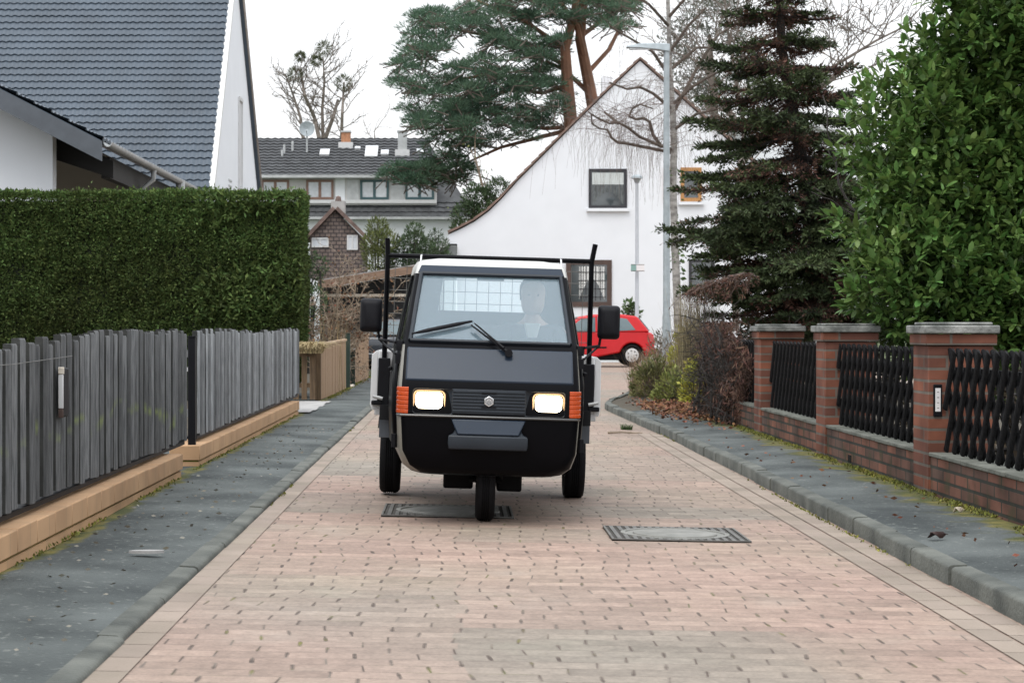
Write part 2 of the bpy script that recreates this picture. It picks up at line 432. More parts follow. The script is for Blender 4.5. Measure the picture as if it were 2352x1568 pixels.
def brick_mat(name, cA, cB, cM, bw, bh, mort, swap, rough=.85, offs=.5, noise=.35, moss=None, bumpd=.004, msm=.1):
    """bricks from object coordinates; swap picks which axes run along / up the brick"""
    m = bpy.data.materials.new(name); m.use_nodes = True
    n, l = m.node_tree.nodes, m.node_tree.links
    b = n['Principled BSDF']; b.inputs['Roughness'].default_value = rough
    b.inputs['Specular IOR Level'].default_value = .25
    tc = n.new('ShaderNodeTexCoord')
    sx = n.new('ShaderNodeSeparateXYZ'); cx = n.new('ShaderNodeCombineXYZ')
    l.new(tc.outputs['Object'], sx.inputs[0])
    ax = {'x': 0, 'y': 1, 'z': 2}
    if swap[0] == 's':    # along = x + y, for walls with faces both ways
        ad = n.new('ShaderNodeMath'); ad.operation = 'ADD'
        l.new(sx.outputs[0], ad.inputs[0]); l.new(sx.outputs[1], ad.inputs[1]); al = ad.outputs[0]
    else: al = sx.outputs[ax[swap[0]]]
    up = sx.outputs[ax[swap[1]]]
    l.new(al, cx.inputs[0]); l.new(up, cx.inputs[1])
    bt = n.new('ShaderNodeTexBrick')
    bt.offset = offs; bt.squash = 1
    bt.inputs['Scale'].default_value = 1
    bt.inputs['Brick Width'].default_value = bw
    bt.inputs['Row Height'].default_value = bh
    bt.inputs['Mortar Size'].default_value = mort
    bt.inputs['Mortar Smooth'].default_value = msm
    bt.inputs['Color1'].default_value = (*cA, 1); bt.inputs['Color2'].default_value = (*cB, 1)
    bt.inputs['Mortar'].default_value = (*cM, 1)
    l.new(cx.outputs[0], bt.inputs['Vector'])
    nz = n.new('ShaderNodeTexNoise'); nz.inputs['Scale'].default_value = 3; nz.inputs['Detail'].default_value = 6
    l.new(tc.outputs['Object'], nz.inputs['Vector'])
    mr = n.new('ShaderNodeMapRange'); mr.inputs['From Min'].default_value = .3; mr.inputs['From Max'].default_value = .7
    mr.inputs['To Min'].default_value = 1 - noise; mr.inputs['To Max'].default_value = 1 + noise
    l.new(nz.outputs['Fac'], mr.inputs['Value'])
    hv = n.new('ShaderNodeHueSaturation'); l.new(bt.outputs['Color'], hv.inputs['Color']); l.new(mr.outputs[0], hv.inputs['Value'])
    out = hv.outputs['Color']
    if moss:
        n2 = n.new('ShaderNodeTexNoise'); n2.inputs['Scale'].default_value = moss[1]; n2.inputs['Detail'].default_value = 8
        l.new(tc.outputs['Object'], n2.inputs['Vector'])
        r2 = n.new('ShaderNodeMapRange'); r2.inputs['From Min'].default_value = moss[2]; r2.inputs['From Max'].default_value = moss[2] + .14
        r2.inputs['To Max'].default_value = moss[3]
        l.new(n2.outputs['Fac'], r2.inputs['Value'])
        mm = n.new('ShaderNodeMix'); mm.data_type = 'RGBA'; mm.inputs['B'].default_value = (*moss[0], 1)
        l.new(r2.outputs[0], mm.inputs['Factor']); l.new(out, mm.inputs['A']); out = mm.outputs['Result']
    l.new(out, b.inputs['Base Color'])
    bp = n.new('ShaderNodeBump'); bp.invert = True; bp.inputs['Distance'].default_value = bumpd; bp.inputs['Strength'].default_value = .8
    l.new(bt.outputs['Fac'], bp.inputs['Height']); l.new(bp.outputs[0], b.inputs['Normal'])
    return m
M['clinker'] = brick_mat('clinker', (.185,.078,.052), (.085,.055,.044), (.036,.036,.030), .30, .0833, .011, 'sz', noise=.45, moss=((.042,.046,.024), 4, .55, .7))
M['pillar_brick'] = brick_mat('pillar_brick', (.205,.076,.045), (.105,.044,.032), (.125,.105,.088), .9, .0833, .010, 'sz', noise=.45)
M['tan_block'] = brick_mat('tan_block', (.48,.30,.17), (.43,.265,.15), (.40,.27,.16), .42, .9, .006, 'yz', noise=.12, offs=0)

# road paving: clinker pavers laid across the street
def road_mat():
    m = bpy.data.materials.new('road_clinker'); m.use_nodes = True
    n, l = m.node_tree.nodes, m.node_tree.links
    b = n['Principled BSDF']; b.inputs['Roughness'].default_value = .72; b.inputs['Specular IOR Level'].default_value = .3
    tc = n.new('ShaderNodeTexCoord'); obj = tc.outputs['Object']
    sx = n.new('ShaderNodeSeparateXYZ'); l.new(obj, sx.inputs[0])
    def math_(op, a, bb=None):
        q = n.new('ShaderNodeMath'); q.operation = op
        for i, v in enumerate((a, bb)):
            if v is None: continue
            if isinstance(v, (int, float)): q.inputs[i].default_value = v
            else: l.new(v, q.inputs[i])
        return q.outputs[0]
    def noise(scale, detail=4, vec=obj, rough=.5):
        q = n.new('ShaderNodeTexNoise'); q.inputs['Scale'].default_value = scale; q.inputs['Detail'].default_value = detail
        q.inputs['Roughness'].default_value = rough
        l.new(vec, q.inputs['Vector']); return q.outputs['Fac']
    def rng(v, a, bb, c, d):
        q = n.new('ShaderNodeMapRange')
        for i, t in zip(('From Min','From Max','To Min','To Max'), (a, bb, c, d)): q.inputs[i].default_value = t
        l.new(v, q.inputs['Value']); return q.outputs[0]
    def mix(f, a, bb):
        q = n.new('ShaderNodeMix'); q.data_type = 'RGBA'
        for nm, v in (('Factor', f), ('A', a), ('B', bb)):
            if isinstance(v, tuple): q.inputs[nm].default_value = (*v, 1)
            elif isinstance(v, (int, float)): q.inputs[nm].default_value = v
            else: l.new(v, q.inputs[nm])
        return q.outputs['Result']
    # rows wander a little and every row is shifted by its own amount
    yw = math_('ADD', sx.outputs[1], math_('MULTIPLY', math_('SUBTRACT', noise(.5, 1), .5), .10))
    row = math_('FLOOR', math_('DIVIDE', yw, .125))
    wn = n.new('ShaderNodeTexWhiteNoise'); wn.noise_dimensions = '1D'; l.new(row, wn.inputs['W'])
    xs = math_('ADD', sx.outputs[0], math_('MULTIPLY', math_('SUBTRACT', wn.outputs['Value'], .5), .045))
    xs = math_('ADD', xs, math_('MULTIPLY', math_('SUBTRACT', noise(.9, 1), .5), .22))
    cx = n.new('ShaderNodeCombineXYZ'); l.new(xs, cx.inputs[0]); l.new(yw, cx.inputs[1])
    bt = n.new('ShaderNodeTexBrick'); bt.offset = .5
    bt.inputs['Scale'].default_value = 1; bt.inputs['Brick Width'].default_value = .25; bt.inputs['Row Height'].default_value = .125
    bt.inputs['Mortar Size'].default_value = .004; bt.inputs['Mortar Smooth'].default_value = .25
    bt.inputs['Color1'].default_value = (0,0,0,1); bt.inputs['Color2'].default_value = (1,1,1,1); bt.inputs['Mortar'].default_value = (.5,.5,.5,1)
    l.new(cx.outputs[0], bt.inputs['Vector'])
    # per-brick tone
    tone = rng(bt.outputs['Color'], 0, 1, 0, 1)
    pink, beige, grey = (.295,.208,.168), (.275,.222,.170), (.232,.203,.168)
    big = rng(noise(.42, 3), .38, .62, 0, 1)
    base = mix(big, pink, beige)
    base = mix(rng(noise(.23, 2), .46, .60, 0, .8), base, grey)
    # rows laid from other batches
    w2 = n.new('ShaderNodeTexWhiteNoise'); w2.noise_dimensions = '1D'
    l.new(math_('FLOOR', math_('DIVIDE', yw, .75)), w2.inputs['W'])
    base = mix(rng(w2.outputs['Value'], .55, .95, 0, .40), base, (.32,.215,.172))
    # relaid patches with square edges
    cp_ = n.new('ShaderNodeCombineXYZ'); l.new(math_('FLOOR', math_('DIVIDE', xs, 1.25)), cp_.inputs[0]); l.new(math_('FLOOR', math_('DIVIDE', yw, 1.5)), cp_.inputs[1])
    w4 = n.new('ShaderNodeTexWhiteNoise'); w4.noise_dimensions = '2D'; l.new(cp_.outputs[0], w4.inputs['Vector'])
    base = mix(rng(w4.outputs['Value'], .62, .95, 0, .45), base, (.205,.18,.148))
    base = mix(rng(w4.outputs['Value'], .30, .02, 0, .40), base, (.32,.225,.182))
    w3 = n.new('ShaderNodeTexWhiteNoise'); w3.noise_dimensions = '1D'; l.new(row, w3.inputs['W'])
    hv = n.new('ShaderNodeHueSaturation'); l.new(base, hv.inputs['Color'])
    val = math_('MULTIPLY', rng(tone, 0, 1, .84, 1.12), rng(noise(14, 6), .3, .7, .86, 1.13))
    val = math_('MULTIPLY', val, rng(w3.outputs['Value'], 0, 1, .94, 1.05))
    val = math_('MULTIPLY', val, rng(noise(60, 4), .3, .7, .86, 1.14))
    l.new(val, hv.inputs['Value'])
    base = hv.outputs['Color']
    # pale scuffs, damp grey-green film
    base = mix(rng(noise(1.7, 6), .60, .72, 0, .30), base, (.36,.305,.26))
    base = mix(rng(noise(1.1, 7), .60, .75, 0, .40), base, (.25,.245,.19))
    # joints: mostly filled with pale dirt, here and there open and dark, or mossy
    jn = noise(5.0, 3)
    joint = mix(rng(jn, .40, .58, 0, 1), (.20,.165,.135), (.10,.075,.06))
    joint = mix(rng(noise(2.4, 3), .60, .68, 0, .8), joint, (.12,.125,.035))
    # cross joints (between neighbours in a row) are the widest and darkest
    fr = math_('FRACT', math_('DIVIDE', yw, .125))
    edge = math_('MINIMUM', fr, math_('SUBTRACT', 1, fr))
    isrow = rng(edge, .03, .09, 1, 0)
    jf = math_('MULTIPLY', bt.outputs['Fac'], rng(isrow, 0, 1, 1, .55))
    # extra-wide open heads: a second, wider brick pattern masked by noise
    b2 = n.new('ShaderNodeTexBrick'); b2.offset = .5
    b2.inputs['Scale'].default_value = 1; b2.inputs['Brick Width'].default_value = .25; b2.inputs['Row Height'].default_value = .125
    b2.inputs['Mortar Size'].default_value = .0095; b2.inputs['Mortar Smooth'].default_value = .3
    l.new(cx.outputs[0], b2.inputs['Vector'])
    wide = math_('MULTIPLY', b2.outputs['Fac'], rng(noise(7.0, 3), .42, .66, .05, 1))
    wide = math_('MULTIPLY', wide, rng(edge, .06, .16, 0, 1))
    jf = math_('MAXIMUM', jf, wide)
    dark = mix(rng(noise(1.9, 2), .58, .66, 0, 1), (.070,.050,.040), (.15,.14,.03))
    joint = mix(wide, joint, dark)
    col = mix(jf, base, joint)
    l.new(col, b.inputs['Base Color'])
    bp = n.new('ShaderNodeBump'); bp.invert = True; bp.inputs['Distance'].default_value = .006; bp.inputs['Strength'].default_value = .7
    l.new(jf, bp.inputs['Height'])
    b3 = n.new('ShaderNodeBump'); b3.inputs['Distance'].default_value = .004; b3.inputs['Strength'].default_value = .5
    l.new(noise(45, 6), b3.inputs['Height']); l.new(bp.outputs[0], b3.inputs['Normal'])
    l.new(b3.outputs[0], b.inputs['Normal'])
    return m
M['road'] = road_mat()

def asphalt_mat(name, mossx, width):
    m = bpy.data.materials.new(name); m.use_nodes = True
    n, l = m.node_tree.nodes, m.node_tree.links
    b = n['Principled BSDF']; b.inputs['Roughness'].default_value = .85; b.inputs['Specular IOR Level'].default_value = .3
    tc = n.new('ShaderNodeTexCoord'); obj = tc.outputs['Object']
    def noise(s, d):
        q = n.new('ShaderNodeTexNoise'); q.inputs['Scale'].default_value = s; q.inputs['Detail'].default_value = d; l.new(obj, q.inputs['Vector']); return q.outputs['Fac']
    def ramp(v, a, bb, ca, cb):
        q = n.new('ShaderNodeValToRGB'); e = q.color_ramp.elements
        e[0].position = a; e[1].position = bb; e[0].color = (*ca, 1); e[1].color = (*cb, 1); l.new(v, q.inputs['Fac']); return q.outputs['Color']
    base = ramp(noise(1.3, 8), .35, .66, (.040,.047,.047), (.110,.122,.118))
    sp = ramp(noise(26, 6), .60, .72, (0,0,0), (.55,.55,.55))
    mx1 = n.new('ShaderNodeMix'); mx1.data_type = 'RGBA'; mx1.inputs['B'].default_value = (.24,.25,.23,1)
    l.new(sp, mx1.inputs['Factor']); l.new(base, mx1.inputs['A'])
    sx = n.new('ShaderNodeSeparateXYZ'); l.new(obj, sx.inputs[0])
    ds = n.new('ShaderNodeMath'); ds.operation = 'SUBTRACT'; l.new(sx.outputs[0], ds.inputs[0]); ds.inputs[1].default_value = mossx
    ab = n.new('ShaderNodeMath'); ab.operation = 'ABSOLUTE'; l.new(ds.outputs[0], ab.inputs[0])
    mr = n.new('ShaderNodeMapRange'); mr.inputs['From Min'].default_value = 0; mr.inputs['From Max'].default_value = width
    mr.inputs['To Min'].default_value = .42; mr.inputs['To Max'].default_value = -.22
    l.new(ab.outputs[0], mr.inputs['Value'])
    ad = n.new('ShaderNodeMath'); ad.operation = 'ADD'; l.new(mr.outputs[0], ad.inputs[0]); l.new(noise(3.5, 7), ad.inputs[1])
    fm = ramp(ad.outputs[0], .60, .78, (0,0,0), (1,1,1))
    mc = ramp(noise(6, 4), .4, .62, (.060,.068,.022), (.155,.135,.038))
    mx2 = n.new('ShaderNodeMix'); mx2.data_type = 'RGBA'
    l.new(fm, mx2.inputs['Factor']); l.new(mx1.outputs['Result'], mx2.inputs['A']); l.new(mc, mx2.inputs['B'])
    l.new(mx2.outputs['Result'], b.inputs['Base Color'])
    bp = n.new('ShaderNodeBump'); bp.inputs['Distance'].default_value = .010; bp.inputs['Strength'].default_value = .9
    l.new(noise(55, 6), bp.inputs['Height']); l.new(bp.outputs[0], b.inputs['Normal'])
    return m
M['asphalt_l'] = asphalt_mat('asphalt_l', -2.13, .17)
M['asphalt_r'] = asphalt_mat('asphalt_r', 3.22, .50)
M['kerb'] = mat('kerb', (.045,.050,.044), .85, scale=3.5, col2=(.135,.140,.122), bump=.4, bscale=50)
M['gutter'] = mat('gutter', (.215,.175,.135), .8, scale=2, col2=(.30,.24,.195), bump=.3, bscale=60, island=.1)

# ------------------------------------------------------------------ ground
def roadz(x): return -0.016 * max(-1.4, min(2.6, x))
LK, RK = -1.26, 2.33
g = MB(); g.add([(-70,-12,-.10),(80,-12,-.10),(80,420,-.10),(-70,420,-.10)], [(0,1,2,3)])
tag(g.build('ground', M['lawn'], fix=False), kind='structure')
# road: crossfall to one side, opening out beyond the planted corner
rd = MB()
ys = [-8] + [D(v) for v in np.arange(0, 26, 1.0)] + [D(v) for v in (26,28,30,34,40,50,61)]
for i in range(len(ys)-1):
    for j, y in ((0, ys[i]), (1, ys[i+1])):
        wide = y > D(33)
        xs_ = [-1.30, 0.0, 2.36, 2.6, 14.0 if wide else 2.7]
        rd.v += [(x, y, roadz(x)) for x in xs_]
    o = i*10
    for k in range(4): rd.f.append((o+k, o+k+1, o+5+k+1, o+5+k))
road = tag(rd.build('road', M['road'], fix=False), kind='structure')
# gutter slabs along both kerbs
gl = MB()
y = -6.0
while y < D(44):
    ln = .27
    x0, x1 = LK + .004, LK + .125
    gl.add([(x0,y,roadz(x0)+.005),(x1,y,roadz(x1)+.005),(x1,y+ln-.006,roadz(x1)+.005),(x0,y+ln-.006,roadz(x0)+.005)], [(0,1,2,3)])
    y += ln
tag(gl.build('gutter', M['gutter'], fix=False), kind='structure')
gr = MB(); y = -6.0
while y < D(19.5):
    for x0, x1, oy in ((RK-.135, RK-.006, 0), (RK-.275, RK-.15, .13)):
        gr.add([(x0,y+oy,roadz(x0)+.005),(x1,y+oy,roadz(x1)+.005),(x1,y+oy+.264,roadz(x1)+.005),(x0,y+oy+.264,roadz(x0)+.005)], [(0,1,2,3)])
    y += .27
tag(gr.build('gutter', M['gutter'], fix=False), kind='structure')

# kerbs: stones set end to end
def kerb(name, path, wid, ztop, side, sl=1.0):
    b = MB(); pts = [Vector((*p, 0)) for p in path]
    segs = []
    acc = [0]
    for a, c in zip(pts, pts[1:]): acc.append(acc[-1] + (c-a).length)
    def pos(s):
        s = max(0, min(acc[-1], s))
        for i in range(len(pts)-1):
            if s <= acc[i+1]: 
                t = (s-acc[i])/(acc[i+1]-acc[i]); return pts[i].lerp(pts[i+1], t), (pts[i+1]-pts[i]).normalized()
    s = 0
    while s < acc[-1] - .05:
        e = min(acc[-1], s + sl - .008)
        p, t = pos(s + .001); q, t2 = pos(e)
        dz = random.uniform(-.006, .006); dx = random.uniform(-.008, .008)
        rows = []
        for (c, tt) in ((p, t), (q, t2)):
            nrm = Vector((-tt.y, tt.x, 0)) * side      # away from the road
            c = c + nrm*dx
            zb = -.12
            rows.append([c + Vector((0,0,zb)), c + Vector((0,0,ztop-.016+dz)), c + nrm*.006 + Vector((0,0,ztop-.006+dz)), c + nrm*.018 + Vector((0,0,ztop+dz)),
                         c + nrm*wid + Vector((0,0,ztop+dz+.004)), c + nrm*wid + Vector((0,0,zb))])
        b.loft(rows)
        s += sl
    return tag(b.build(name, M['kerb'], smooth=True), kind='structure')
kerb('kerb', [(LK,-6),(LK,D(46))], .092, .052, 1)
kerb('kerb', [(RK,-6),(RK+.03,D(14)),(RK,D(19)),(RK-.06,D(21.5)),(RK-.16,D(25.7)),(RK-.02,D(27)),(RK+.4,D(29)),(3.4,D(33)),(5,D(36)),(7,D(37.5))], .092, .058, -1, sl=.75)

def uneven(name, x0, x1, y0, y1, z, m, nx=8, ny=90, dk=0):
    b = MB()
    for j in range(ny+1):
        for i in range(nx+1):
            x = x0 + (x1-x0)*i/nx; yy = y0 + (y1-y0)*j/ny
            b.v.append((x, yy, z + dk*max(0, 1-min(abs(x-x0), abs(x-x1))/.5)*(1 if (abs(x-x1) < abs(x-x0)) == (x1 < 0) else 0) + .008*math.sin(yy*1.7+x*3)+.006*math.sin(yy*.6-x*5)))
    for j in range(ny):
        for i in range(nx):
            o = j*(nx+1)+i; b.f.append((o, o+1, o+nx+2, o+nx+1))
    return tag(b.build(name, m, smooth=True, fix=False), kind='structure')
uneven('pavement', -2.75, LK-.090, -6, D(46), .062, M['asphalt_l'], dk=-.020)
uneven('pavement', RK+.090, 3.5, -6, D(23.6), .058, M['asphalt_r'], dk=-.012)
b = MB(); b.add([(RK+.05,D(15.5),.048),(RK+.112,D(15.5),.048),(RK+.112,D(23.6),.048),(RK-.06,D(23.6),.048),(RK-.02,D(21.5),.048),(RK+.04,D(19),.048)], [tuple(range(6))])
tag(b.build('pavement', M['asphalt_r'], fix=False), kind='structure')
# pale slabs across the pavement at the garden entrance
b = MB()
for k in range(6):
    b.add([(-2.7,D(22.7)+k*.62,.076),(-2.0+.03*(k%2),D(22.7)+k*.62,.076),(-2.0+.03*(k%2),D(22.7)+k*.62+.6,.078),(-2.7,D(22.7)+k*.62+.6,.078)], [(0,1,2,3)])
tag(b.build('path', M['concrete'], fix=False), kind='structure')
# garden soil on both sides
b = MB(); b.add([(-30,-8,.02),(-2.72,-8,.02),(-2.72,D(60),.02),(-30,D(60),.02)], [(0,1,2,3)])
tag(b.build('garden_soil', M['earth'], fix=False), kind='structure')
b = MB(); b.add([(3.48,-8,.03),(30,-8,.03),(30,D(36),.03),(5.05,D(35.8),.035),(3.45,D(32.8),.035),(RK+.44,D(29),.040),(RK+.03,D(27),.042),(RK-.11,D(25.7),.045),(RK-.06,D(23.4),.045),(3.48,D(23.4),.05)], [tuple(range(10))])
tag(b.build('garden_soil', M['earth'], fix=False), kind='structure')

def tile_roof(mb, O, U, Vv, Nn, W, L, tw, cl, amp=.02, step=.03, ns=6, cut=None):
    """courses of wavy roof tiles on a slope: O eave corner, U along, Vv up"""
    O, U, Vv, Nn = map(Vector, (O, U, Vv, Nn))
    nc = int(W/tw*ns)
    nrow = int(math.ceil(L/cl))
    for r in range(nrow):
        v0, v1 = r*cl, min(L, (r+1)*cl + .015)
        lo, hi, ba = [], [], []
        for j in range(nc+1):
            u = W*j/nc
            ph = (u/tw) % 1.0
            wv = amp*math.cos(2*math.pi*ph)
            jit = .003*math.sin(j//ns*12.9+r*78.2)
            lo.append(O + U*u + Vv*(v0+.006*math.cos(2*math.pi*ph)) + Nn*(step + wv + jit))
            hi.append(O + U*u + Vv*v1 + Nn*(wv*.8 + .001))
            ba.append(O + U*u + Vv*v0 + Nn*(wv*.8 - .012))
        o = len(mb.v); mb.v += [tuple(p) for p in lo+hi+ba]; n = nc+1
        for j in range(nc):
            mb.f.append((o+j, o+j+1, o+n+j+1, o+n+j)); mb.f.append((o+2*n+j, o+2*n+j+1, o+j+1, o+j))
# ================================================================== the three-wheeler
TX, TY = 0.150, D(10.64)
TROLL = R(1.75)
truck = thing('three_wheeled_truck', 'small black three-wheeled pickup truck with lit headlights driving down the brick street', 'truck', (TX, TY, roadz(TX)))
truck.rotation_euler = (0, TROLL, 0)
SY = K            # depths inside the truck follow the stretched depth scale

LV = [  # z, y front, half width front, half width back, y back, corner radius
 (.300,-.27,.415,.46,.96,.14), (.316,-.33,.462,.52,.98,.12), (.36,-.37,.512,.59,1.0,.09), (.45,-.39,.538,.636,1.0,.05), (.66,-.40,.548,.650,1.0,.04),
 (.845,-.385,.548,.648,1.0,.04), (1.085,-.20,.538,.622,1.0,.032), (1.110,-.172,.534,.618,1.0,.030), (1.31,.035,.510,.580,1.0,.030),
 (1.535,.262,.484,.530,.995,.030), (1.590,.312,.472,.518,.985,.04), (1.625,.38,.445,.49,.95,.06), (1.642,.50,.35,.39,.82,.06)]
FR = [-1,-.975,-.62,-.2,.2,.62,.975,1]
SD = [0,.10,.16,.72,.80,1]
def ring(lv):
    z, yf, a, b, yb, r = lv
    pts = [(x*(a-r), yf, z) for x in FR]                                     # 0..7
    for k in (1,2): t = math.pi/2*k/3; pts.append((a-r+r*math.sin(t), yf+r-r*math.cos(t), z))   # 8,9
    pts += [(a+(b-a)*t, yf+r+(yb-yf-2*r)*t, z) for t in SD]                  # 10..15
    for k in (1,2): t = math.pi/2*k/3; pts.append((b-r+r*math.cos(t), yb-r+r*math.sin(t), z))   # 16,17
    pts += [(-x*(b-r), yb, z) for x in FR]                                   # 18..25
    for k in (1,2): t = math.pi/2*k/3; pts.append((-(b-r+r*math.sin(t)), yb-r+r*math.cos(t), z)) # 26,27
    pts += [(-(b+(a-b)*t), yb-r-(yb-yf-2*r)*t, z) for t in [1-q for q in SD][::-1]]             # 28..33
    for k in (1,2): t = math.pi/2*k/3; pts.append((-(a-r+r*math.cos(t)), yf+r-r*math.sin(t), z)) # 34,35
    return pts
rings = [ring(l) for l in LV]
NR = 36
FRONT_G = set(range(1,6)); SIDE_R = {12}; SIDE_L = {30}; REAR_G = {20,21,22}
cab = MB()
for r_ in rings: cab.v += r_
white_f = []
for i in range(len(rings)-1):
    for j in range(NR):
        if i in (7,8) and (j in FRONT_G or j in SIDE_R or j in SIDE_L): continue
        if i == 8 and j in REAR_G: continue
        cab.f.append((i*NR+j, i*NR+(j+1)%NR, (i+1)*NR+(j+1)%NR, (i+1)*NR+j))
        if i >= 9 and not (i == 9 and j in range(0, 8)): white_f.append(len(cab.f)-1)
        elif 1 <= i <= 5 and (9 <= j <= 16 or 27 <= j <= 34): white_f.append(len(cab.f)-1)
cab.f.append(tuple((len(rings)-1)*NR+j for j in range(NR))); white_f.append(len(cab.f)-1)
cabo = cab.build('cab', M['black_paint'], truck, smooth=True, ang=38)
cabo.data.materials.append(M['cream_paint']); cabo.data.materials.append(M['roof_paint'])
for fi in white_f:
    z = max(cabo.data.vertices[v].co.z for v in cabo.data.polygons[fi].vertices)
    cabo.data.polygons[fi].material_index = 2 if z > 1.58 else 1
so = cabo.modifiers.new('shell', 'SOLIDIFY'); so.thickness = .022; so.offset = -1
def fpt(i, x, off=0.0):       # point on the cab front at level i (may be fractional), x as a fraction of the half width
    k = int(math.floor(i)); t = i - k
    a = LV[k]; b = LV[min(k+1, len(LV)-1)]
    z = a[0]+(b[0]-a[0])*t; y = a[1]+(b[1]-a[1])*t; h = (a[2]-a[5])+((b[2]-b[5])-(a[2]-a[5]))*t
    dz, dy = b[0]-a[0], b[1]-a[1]; L = math.hypot(dz, dy) or 1
    return Vector((x*h, y - off*dz/L, z + off*dy/L))
def fpanel(name, i0, i1, x0, x1, off, th, m, parent=truck, bevel=.006, x0t=None, x1t=None):
    x0t = x0 if x0t is None else x0t; x1t = x1 if x1t is None else x1t
    q = [fpt(i0, x0, off), fpt(i0, x1, off), fpt(i1, x1t, off), fpt(i1, x0t, off)]
    n = (q[1]-q[0]).cross(q[3]-q[0]).normalized()
    return MB().prism(q, -n*th).build(name, m, parent, bevel=bevel)
# bonnet panel and its frame
fpanel('front_panel', 5.10, 5.93, -1.0, 1.0, .010, .02, M['satin_black'], bevel=.012)
# windscreen, its rubber seal, wiper
wg = MB(); q = [fpt(7.0, -.985, -.006), fpt(7.0, .985, -.006), fpt(9.0, .985, -.006), fpt(9.0, -.985, -.006)]
wg.prism(q, Vector((0,.004,-.002))); wind = wg.build('windscreen', M['wind_glass'], truck)
sl = MB()
c4 = [fpt(7.0,-.975,.004), fpt(7.0,.975,.004), fpt(9.0,.975,.004), fpt(9.0,-.975,.004)]
for a_, b_ in zip(c4, c4[1:]+c4[:1]): sl.tube([a_, b_], .013, 6)
sl.build('windscreen_seal', M['trim_black'], truck, smooth=True)
top = MB()
q = [fpt(9.05,-1.03,.004), fpt(9.05,1.03,.004), fpt(9.96,1.03,.004), fpt(9.96,-1.03,.004)]
top.prism(q, Vector((0,.01,-.004))); top.build('brow_panel', M['satin_black'], truck, bevel=.004)
# wiper
wp = fpt(5.78, .225, .03); tip = fpt(7.42, -.24, .028)
w_ = MB(); w_.tube([wp, wp.lerp(tip,.33)+Vector((0,-.012,0)), tip], [.014,.009,.006], 6)
w_.tube([wp+Vector((-.03,-.004,.03)), tip+Vector((.02,0,.012))], [.008,.005], 5)
w_.lathe([(.0,-.02),(.024,-.02),(.024,.02),(.0,.02)], wp, 'Y', 10)
wip = w_.build('wiper', M['black_plastic'], truck, smooth=True)
b0, b1 = fpt(7.14,-.965,.018), fpt(7.58,-.23,.018)
MB().tube([b0, b0.lerp(b1,.25), b0.lerp(b1,.75), b1], [.006,.014,.014,.007], 6).build('wiper_blade', M['black_plastic'], wip, smooth=True)
# light band
fpanel('grille', 4.10, 4.90, -.44, .44, .012, .05, M['trim_black'], bevel=.004)
gb = MB()
for k in range(7):
    i0 = 4.16 + k*.105
    q = [fpt(i0,-.43,.020), fpt(i0,.43,.020), fpt(i0+.062,.43,.020), fpt(i0+.062,-.43,.020)]
    gb.prism(q, Vector((0,.03,0)))
grl = gb.build('grille_pattern', M['trim_black'], truck, bevel=.002)
for i0, hx in ((4.30,.088),(4.76,.085)):
    q = [fpt(i0,-hx,.023), fpt(i0,hx,.023), fpt(i0+.05,hx,.023), fpt(i0+.05,-hx,.023)]
    MB().prism(q, Vector((0,.01,0))).build('badge_holder', M['iron_dark'], truck)
ec = fpt(4.52, 0, .026)
hexp = lambda r, y: [(ec.x + r*math.sin(math.pi/3*k), ec.y + y, ec.z + r*math.cos(math.pi/3*k)) for k in range(6)]
emb = MB().prism(hexp(.033, -.006), (0,.012,0)).build('emblem', M['chrome'], truck, bevel=.003)
em = MB()
rr = hexp(.021, -.009)
em.tube(rr+[rr[0]], .0022, 4, cap=False)
em.box(ec.x-.0022, ec.x+.0022, ec.y-.010, ec.y-.006, ec.z-.018, ec.z+.010)
em.box(ec.x-.010, ec.x-.006, ec.y-.010, ec.y-.006, ec.z-.012, ec.z+.003)
em.box(ec.x+.006, ec.x+.010, ec.y-.010, ec.y-.006, ec.z-.012, ec.z+.003)
em.build('emblem_mark', M['slate_board'], emb)
def rrect(w_, h_, r_, n=5):
    out = []
    for cx_, cz_, a0 in ((w_-r_,h_-r_,0),(-w_+r_,h_-r_,90),(-w_+r_,-h_+r_,180),(w_-r_,-h_+r_,270)):
        for k in range(n+1):
            a = R(a0+90*k/n); out.append((cx_+r_*math.cos(a), cz_+r_*math.sin(a)))
    return out
